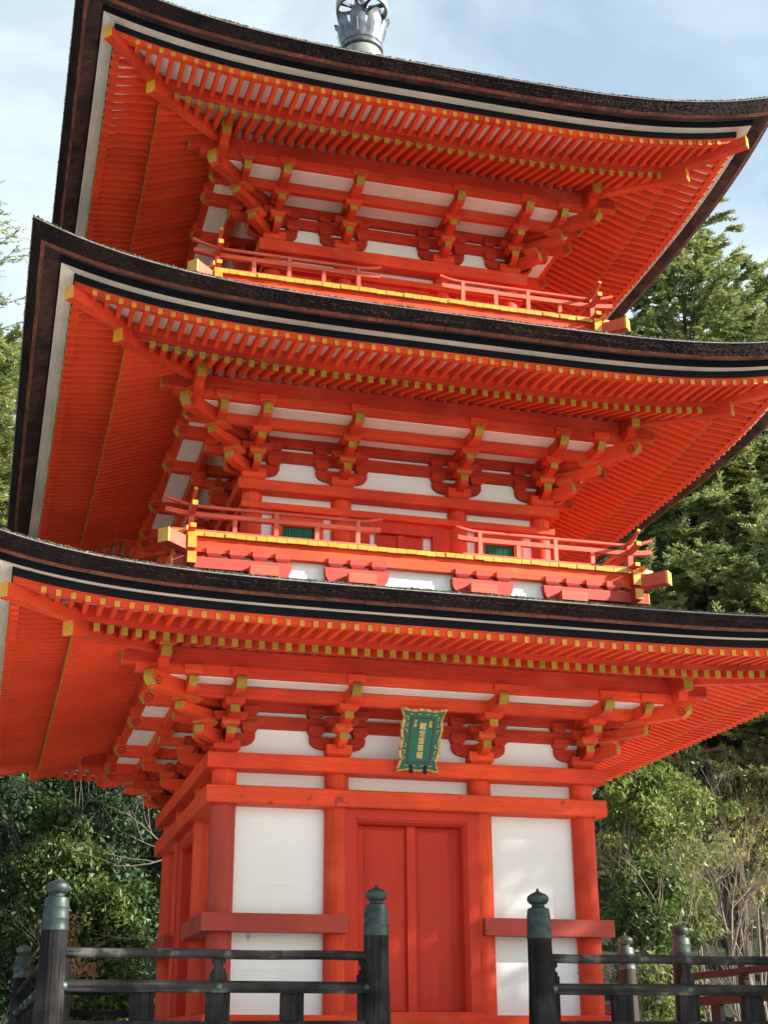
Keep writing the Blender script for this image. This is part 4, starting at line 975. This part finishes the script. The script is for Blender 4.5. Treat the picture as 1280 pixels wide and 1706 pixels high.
if VEG:
    # --- right of the pagoda, top: tall conifers
    spray_tree('cypress_tree', 'tall green cypress rising beyond the right eaves with its top against the sky', 'tree', 11.5, 12.0, 20.0, 6.0, 3.4, LCYP, 380, None, .18, .075, 300, .5, hang=.12, topw=.85, sub=9)
    spray_tree('cypress_tree', 'olive green conifer at the right edge, its top lower than the cypress beside it', 'tree', 14.2, 13.0, 18.7, 5.5, 3.2, LCYP, 320, None, .17, .075, 300, .5, hang=.15, topw=.8, sub=9)
    spray_tree('pine_tree', 'dark branched pine behind the middle right eaves', 'tree', 12.4, 10.5, 14.6, 5.0, 2.9, LPIN, 210, None, .2, .075, 280, .35, brr=.045, hang=.05, topw=.4, sub=7)
    # --- left top: thin pine branches against the sky
    spray_tree('pine_tree', 'thin pine with sparse twigs against the sky at the left edge', 'tree', -5.3, 10.0, 16.8, 12.2, 1.7, LPIN, 46, None, .08, .05, 90, .5, brr=.012, hang=.0, topw=.2, sub=4)
    spray_tree('pine_tree', 'bright green bushy pine at the left edge between the eaves', 'tree', -5.3, 11.0, 13.7, 8.0, 2.3, LPIN, 270, None, .16, .07, 300, .4, hang=.1, topw=.6, sub=8)
    tree('broadleaf_tree', 'pale yellow green tree at the left edge below the pine', 'tree', -5.0, 12.6, 12.4, 7.6, 1.5, LYEL, 70, 150, .055, .1, cr=.45)
    spray_tree('cypress_tree', 'full soft green conifer between the right ends of the upper roofs', 'tree', 12.9, 15.0, 18.6, 6.0, 3.4, LCYP, 300, None, .2, .08, 260, .5, hang=.2, topw=.6, sub=9)
    # --- left bottom: dense dark evergreens
    for (x, y, h, z0, rad, m, lab) in ((-4.2, 8.8, 5.3, .4, 1.2, LDARK, 'dark evergreen shrub filling the left edge under the lowest roof'),
                                  (-2.3, 9.0, 5.4, .8, 1.1, LDARK, 'dark evergreen tree just left of the red corner post'),
                                  (-3.1, 7.8, 4.0, 1.6, .75, LMID, 'green shrub with a sunlit pale crown above the left railing'),
                                  (-2.2, 7.2, 2.6, .3, .65, LMID, 'low mid green shrub behind the left railing, nearest the pagoda'),
                                  (-5.0, 9.8, 5.4, .4, 1.2, LDARK, 'dark evergreen bush at the left edge, farther back than the shrub beside it'),
                                  (-3.3, 10.6, 5.8, 1.0, 1.3, LDARK, 'dark evergreen at the back of the left thicket'),
                                  (-.9, 10.2, 6.2, 1.0, 1.2, LDARK, 'dark evergreen partly hidden behind the pagoda wall')):
        tree('evergreen_shrub', lab, 'shrub', x, y, h, z0, rad, m, 95, 150, .058, .06, cr=.36, droop=.2)
    bare('bare_shrub', 'pale bare twigs reaching out beside the red corner post on the left', 'shrub', -1.2, 6.6, 3.2, 1.1, .014, 3, TWIG, [(-1, 0, .25), (-1, .1, .6), (-.9, 0, -.1)], .45, .1)
    bare('bare_shrub', 'pale bare twigs low beside the left of the pagoda wall', 'shrub', -1.3, 6.6, 1.9, .9, .012, 3, TWIG, [(-1, 0, .15), (-1, .1, -.3)], .45, .0)
    bare('bare_shrub', 'dark leafless tangle at the left edge behind the corner railing post', 'shrub', -3.9, 7.0, .2, 1.5, .02, 4, TWIGD, [(.2, 0, 1), (-.3, 0, 1), (.6, 0, 1)], .5, .2)
    bare('bare_shrub', 'dark leafless branches among the evergreens under the left eaves', 'shrub', -3.2, 8.0, 2.4, 1.6, .022, 4, TWIGD, [(.2, 0, 1), (-.4, 0, 1), (.5, 0, 1)], .45, .2)
    tree('orange_shrub', 'small shrub with dry orange leaves behind the left railing', 'shrub', -2.76, 6.2, 2.25, 1.2, .42, LORG, 14, 46, .04, .02, cr=.2)
    # --- right bottom: shrubs, twigs, dark wood behind
    for (x, y, h, z0, rad, m, lab, nc) in ((7.6, 8.4, 5.7, 2.0, 1.05, LBRI, 'bright green leafy shrub right against the lowest right eaves', 95),
                                      (7.3, 7.6, 3.4, .7, .85, LMID, 'mid green shrub beside the right corner column', 60),
                                      (9.2, 9.6, 6.3, 2.4, 1.1, LBRI, 'bright green shrub mixed with bare twigs at the right', 50),
                                      (12.2, 14.0, 9.6, 4.5, 1.6, LDARK, 'dark evergreen tree under the right end of the lowest roof', 120),
                                      (14.6, 15.0, 9.4, 3.5, 1.8, LDARK, 'dark evergreen tree at the right edge behind the bare twigs', 110),
                                      (9.6, 12.0, 7.6, 2.5, 1.5, LDARK, 'dark evergreen behind the bright shrubs at the right', 90),
                                      (7.0, 6.6, 1.7, .1, .6, LBRI, 'low leafy shrub behind the right railing posts', 40),
                                      (11.3, 10.8, 6.4, 2.5, 1.1, LYEL, 'yellowish thin shrub at the right edge', 34)):
        tree('leafy_shrub', lab, 'shrub', x, y, h, z0, rad, m, nc, 130, .062, .05, cr=.38, droop=.35, aspect=.38)
    for (x, y, z, ln, dp, m, lab) in ((7.5, 7.4, 1.2, 1.7, 4, TWIG, 'pale bare shrub right of the corner column'), (8.6, 8.2, .8, 2.1, 4, TWIG, 'grey brown bare shrub at the right, tallest of the bare ones'),
                                 (9.7, 8.4, .8, 2.0, 4, TWIG, 'brown bare thicket at the right edge'), (11.0, 10.4, 3.0, 2.2, 4, TWIG, 'bare tree with pale forked branches below the right roof end'),
                                 (7.1, 6.8, .0, 1.3, 4, TWIGD, 'dark bare shrub low behind the right railing'), (8.6, 7.0, .2, 1.6, 4, TWIGD, 'dark brown bare shrub behind the right end of the railing'),
                                 (8.8, 7.6, 1.9, 1.5, 4, TWIG, 'pale bare shrub over the red brown side railing'),
                                 (12.3, 10.8, 4.6, 1.8, 4, TWIG, 'whitish bare branches at the right edge under the roof')):
        bare('bare_shrub', lab, 'shrub', x, y, z, ln, .024, dp, m, [(rnd.uniform(-.5, .5), rnd.uniform(-.3, .3), 1) for _ in range(3)], .5, .22, kids=(3, 4))
    # --- a tall tree out of the frame on the right whose crown dapples the foot of the pagoda
    tree('broadleaf_tree', 'tall broadleaf tree standing out of frame to the right of the steps', 'tree', 12.6, -8.6, 9.2, 3.6, 3.9, LMID, 230, 130, .09, .2, cr=.7, droop=.3)
    # --- wooded slope behind everything
    C = []
    for k in range(1500):
        x = npr.uniform(-30, 45); y = npr.uniform(17, 50); C.append((x, y, gz(x, y) + npr.uniform(.6, 3.4), npr.uniform(.7, 1.5)))
    me = leaves('wooded_slope', np.array(C), 110, .15, LDARK, .2); o = link('wooded_slope', me); tag(o, 'wooded slope behind the pagoda and the shrubs', 'wood', kind='stuff')
